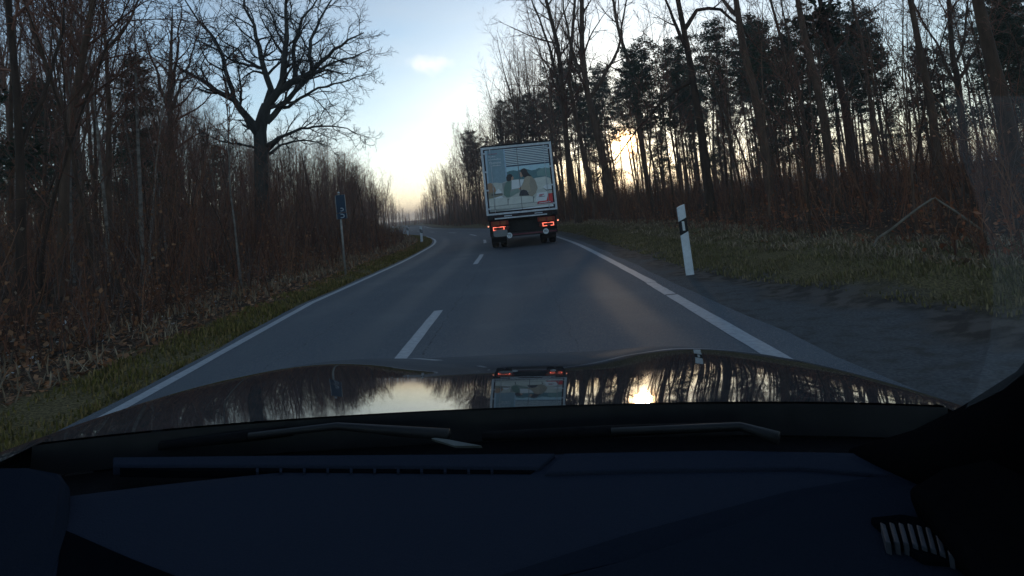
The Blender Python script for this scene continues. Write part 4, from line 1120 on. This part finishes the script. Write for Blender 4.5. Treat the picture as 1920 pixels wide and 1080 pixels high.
for s_ in (-1, 1):
    rows = []
    for i in range(25):
        s = -.12 + 1.70 * i / 24
        row = []
        for j in range(9):
            k = j / 8
            x = (.720 - .045 * max(0, s / 1.62)**3) + .17 * math.sin(k * math.pi / 2)
            row.append((s_ * x + CXO, hood_rear(.74) + s - .10 * max(0, s / 1.62)**2 - .05 * k, hood_z(.715, max(s, 0)) - .004 - .30 * (1 - math.cos(k * math.pi / 2))**1.3 + (.02 * s if s < 0 else 0)))
        rows.append(row)
    MB().grid(rows if s_ < 0 else [r_[::-1] for r_ in rows]).build('wing', paintm, car, True)
    MB().box(s_ * .90 - .02 + CXO, s_ * .90 + .02 + CXO, -2.2, 2.2, .25, .72).build('body_side', paintm, car, bevel=.01)
    for yw in (1.75, -1.05): wheel(car, s_ * .80 + CXO, yw, .33, .22)
MB().box(-.86 + CXO, .86 + CXO, 2.42, 2.62, .25, .70).build('front_bumper', paintm, car, bevel=.06)
# cowl, wipers
rows = []
for (f_, dz) in ((-.012, .372), (-.05, .378), (-.11, .372), (-.16, .384)):
    rows.append([(x + CXO, hood_rear(x) + f_, EYE.z - dz - .012 * (x / .8)**2) for x in np.linspace(-.80, .80, 25)])
MB().grid(rows[::-1]).build('cowl', cowlm, car, True, solid=.02)
def wiper(tip, mid, piv, plate, dr=.340):
    wp = MB().tube([cdrop(*tip, dr + .012), cdrop(*lerp2(tip, mid, .5), dr + .006), cdrop(*mid, dr + .012)], [.007, .009, .007], 8).build('wiper_blade', cowlm, car, True)
    arm = MB().tube([cdrop(*lerp2(tip, mid, .5), dr), cdrop(*mid, dr - .004), cdrop(*piv, dr + .004)], [.005, .006, .010], 8).build('wiper_arm', black_pl, car, True)
    return arm
wiper((300, 836), (632, 799), (842, 816), None, .334)
wiper((905, 818), (1388, 799), (1460, 822), None, .334)
pl = [cdrop(800, 823, .345), cdrop(842, 828, .343), cdrop(905, 840, .345), cdrop(855, 840, .348)]
MB().poly(pl).build('wiper_pivot_cover', pmat('pivot_grey', (.16, .17, .165), (.10, .105, .10), 30, .7), car, solid=.006)
# windscreen: clear pane, and the unswept film of dirt at its edge
def glass_at(px, py, off=0.0):
    d = cray(px, py); t_ = (.109 + off) / (.494 * d.y + d.z)
    return Vector((0, 0, EYE.z)) + d * t_
clear = bpy.data.materials.new('windscreen_glass'); clear.use_nodes = True
t = clear.node_tree; t.nodes.remove(t.nodes['Principled BSDF'])
tb = t.nodes.new('ShaderNodeBsdfTransparent'); tb.inputs['Color'].default_value = (.93, .96, .965, 1)
t.links.new(tb.outputs[0], t.nodes['Material Output'].inputs['Surface'])
gp = lambda x, Y_: (x + CXO, Y_, EYE.z - .36 + (.95 - Y_) * .494)
MB().grid([[gp(x * (.80 - .25 * k / 6), .94 - .92 * k / 6) for x in np.linspace(-1, 1, 9)] for k in range(7)]).build('windscreen', clear, car, True)
film = bpy.data.materials.new('dirt_film'); film.use_nodes = True
t = film.node_tree; pb = t.nodes['Principled BSDF']; t.nodes.remove(pb)
tcg = t.nodes.new('ShaderNodeTexCoord')
tb = t.nodes.new('ShaderNodeBsdfTransparent'); tl = t.nodes.new('ShaderNodeBsdfTranslucent'); tl.inputs['Color'].default_value = (.62, .72, .74, 1)
ms = t.nodes.new('ShaderNodeMixShader')
fn = t.nodes.new('ShaderNodeMapRange'); fn.inputs['To Min'].default_value = .030; fn.inputs['To Max'].default_value = .052
t.links.new(tn(7, 4), fn.inputs['Value']); t.links.new(fn.outputs[0], ms.inputs[0])
t.links.new(tb.outputs[0], ms.inputs[1]); t.links.new(tl.outputs[0], ms.inputs[2]); t.links.new(ms.outputs[0], t.nodes['Material Output'].inputs['Surface'])
arc = [(1770, 180), (1800, 290), (1830, 370), (1850, 440), (1861, 520), (1862, 590), (1852, 660), (1834, 720), (1805, 775), (1760, 800)]
MB().grid([[glass_at(p[0], p[1], .002) for p in arc], [glass_at(2060, p[1], .002) for p in arc]]).build('dirt_film', film, car, True)
# dashboard
def dashz(y_): return EYE.z - .352 - .05 * (.92 - y_)
xs = np.linspace(-.88, .74, 28)
rows = []
for y_ in (.925, .92, .90, .87, .84, .80, .75, .70, .65, .60, .55, .50, .46, .45):
    rows.append([(x, y_ - .10 * (x / .8)**2, dashz(y_) - (.02 if y_ > .922 else 0) - (.10 if y_ < .455 else 0) - .008 * (x / .8)**2) for x in xs])
MB().grid(rows).build('dashboard', dashm, car, True)
def dpt(px, py, up=0.0):
    d = cray(px, py); o_ = Vector((0, 0, EYE.z)); k = .0
    y_ = .7
    for _ in range(12):
        x_ = d.x / d.y * y_; yy = y_ + .10 * (x_ / .8)**2
        z_ = dashz(yy) - .008 * (x_ / .8)**2 + up
        y_ = (z_ - EYE.z) / (d.z / d.y)
    return o_ + d * (y_ / d.y)
def slab(name, pts, th, mat, up=.0, bevel=.003):
    top = [dpt(*p, up=up + th) for p in pts]; bot = [Vector((p.x, p.y, p.z - th - .01)) for p in top]
    n = len(pts)
    return MB().add(top + bot, [tuple(range(n)), tuple(range(n, 2 * n))[::-1]] + [(i, n + i, n + (i + 1) % n, (i + 1) % n) for i in range(n)]).build(name, mat, car, bevel=bevel)
slab('defroster_panel', [(212, 856), (500, 853), (800, 851), (1042, 849), (1010, 876), (800, 874), (500, 872), (212, 872)], .006, dashm)
sl_ = slab('defroster_slot', [(225, 876), (500, 877), (800, 878), (1008, 878), (995, 887), (800, 886), (500, 883), (225, 880)], .001, slotm, .0008, 0)
for k in range(11):
    x = 480 + k * 44
    slab('slot_divider', [(x, 877.5), (x + 5, 877.5), (x + 5, 885), (x, 885)], .0025, dashm, .001, 0)
slab('passenger_panel', [(1056, 849), (1350, 843), (1560, 848), (1668, 890), (1500, 876), (1200, 880), (1020, 886)], .005, dashm)
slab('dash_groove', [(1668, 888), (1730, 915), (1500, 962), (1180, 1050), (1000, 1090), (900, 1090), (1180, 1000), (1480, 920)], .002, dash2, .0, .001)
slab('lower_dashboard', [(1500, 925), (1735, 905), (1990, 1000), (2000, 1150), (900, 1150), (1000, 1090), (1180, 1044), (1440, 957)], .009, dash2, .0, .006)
slab('vent_bezel', [(1630, 968), (1690, 962), (1760, 975), (1815, 1020), (1800, 1050), (1730, 1045), (1672, 1008)], .016, slotm, .0, .003)
for k in range(8):
    x = 1652 + k * 17; y0 = 979 + (k - 2.5)**2 * .55 + k * 1.6
    slab('vent_slat', [(x - 2, y0 - 4), (x + 8, y0), (x + 19, y0 + 36 + k), (x + 8, y0 + 32 + k)], .0205, ventm, .0, .001)
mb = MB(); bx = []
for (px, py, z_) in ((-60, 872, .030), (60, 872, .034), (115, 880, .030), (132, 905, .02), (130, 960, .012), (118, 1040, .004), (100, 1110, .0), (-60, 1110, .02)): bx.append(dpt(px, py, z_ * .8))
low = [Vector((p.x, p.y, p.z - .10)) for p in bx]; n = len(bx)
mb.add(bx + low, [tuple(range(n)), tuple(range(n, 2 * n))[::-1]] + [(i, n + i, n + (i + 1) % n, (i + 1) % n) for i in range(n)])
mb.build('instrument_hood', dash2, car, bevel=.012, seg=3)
slab('dash_shadow_wedge', [(118, 992), (160, 1010), (240, 1045), (330, 1080), (330, 1120), (100, 1120)], .001, slotm, .0, 0)  # flat black slab standing for the wedge of shadow on the dashboard
# pillars, header and added unseen roof
pil = pmat('pillar_trim', (.005, .005, .006), (.004, .004, .0045), 90, 1.0, 0, spec=0.0)
P_ = [cdist(1600, 858, .90), cdist(1740, 868, .82), cdist(1880, 842, .72), cdist(2020, 790, .58), cdist(2230, 640, .40), cdist(2600, 250, .20)]
MB().tube(P_, [.012, .040, .053, .055, .055, .05], 14).build('windscreen_pillar', pil, car, True)
MB().tube([Vector((2 * CXO - p.x - .30, p.y, p.z)) for p in P_], [.02, .03, .04, .045, .05, .05], 14).build('windscreen_pillar', pil, car, True)
e_ = [cdist(1690, 905, .72), cdist(1780, 880, .70), cdist(2000, 800, .60), cdist(2100, 1150, .50), cdist(1840, 1100, .56), cdist(1735, 960, .66)]
low = [Vector((p.x + .05, p.y + .03, p.z - .12)) for p in e_]; n = len(e_)
MB().add(e_ + low, [tuple(range(n)), tuple(range(n, 2 * n))[::-1]] + [(i, n + i, n + (i + 1) % n, (i + 1) % n) for i in range(n)]).build('door_trim', pil, car, bevel=.015, seg=3)
MB().grid([[(x + CXO, y_, EYE.z + .115 + .03 * (1 - (x / .62)**2) - .02 * (y_ > -.05)) for x in np.linspace(-.62, .62, 9)] for y_ in (-.02, -.12, -.6, -1.2)]).build('added_unseen_roof', pil, car, True, solid=.03)  # roof out of view, added to keep skylight off the dashboard

# ------------------------------------------------------------------ haze
hz = bpy.data.materials.new('morning_haze'); hz.use_nodes = True
t = hz.node_tree
for n in list(t.nodes): t.nodes.remove(n)
vo = t.nodes.new('ShaderNodeVolumePrincipled')
vo.inputs['Color'].default_value = (.95, .92, .89, 1)
vo.inputs['Density'].default_value = .0012
vo.inputs['Anisotropy'].default_value = .35
ot = t.nodes.new('ShaderNodeOutputMaterial'); t.links.new(vo.outputs[0], ot.inputs['Volume'])
zmin = float(V[:, 2].min())
tag(MB().box(-2600, 2600, -1200, 3000, min(zmin, -.5) - 1.0, 34).build('haze', hz), 'thin pale morning haze lying over road and woods', 'haze', kind='stuff')
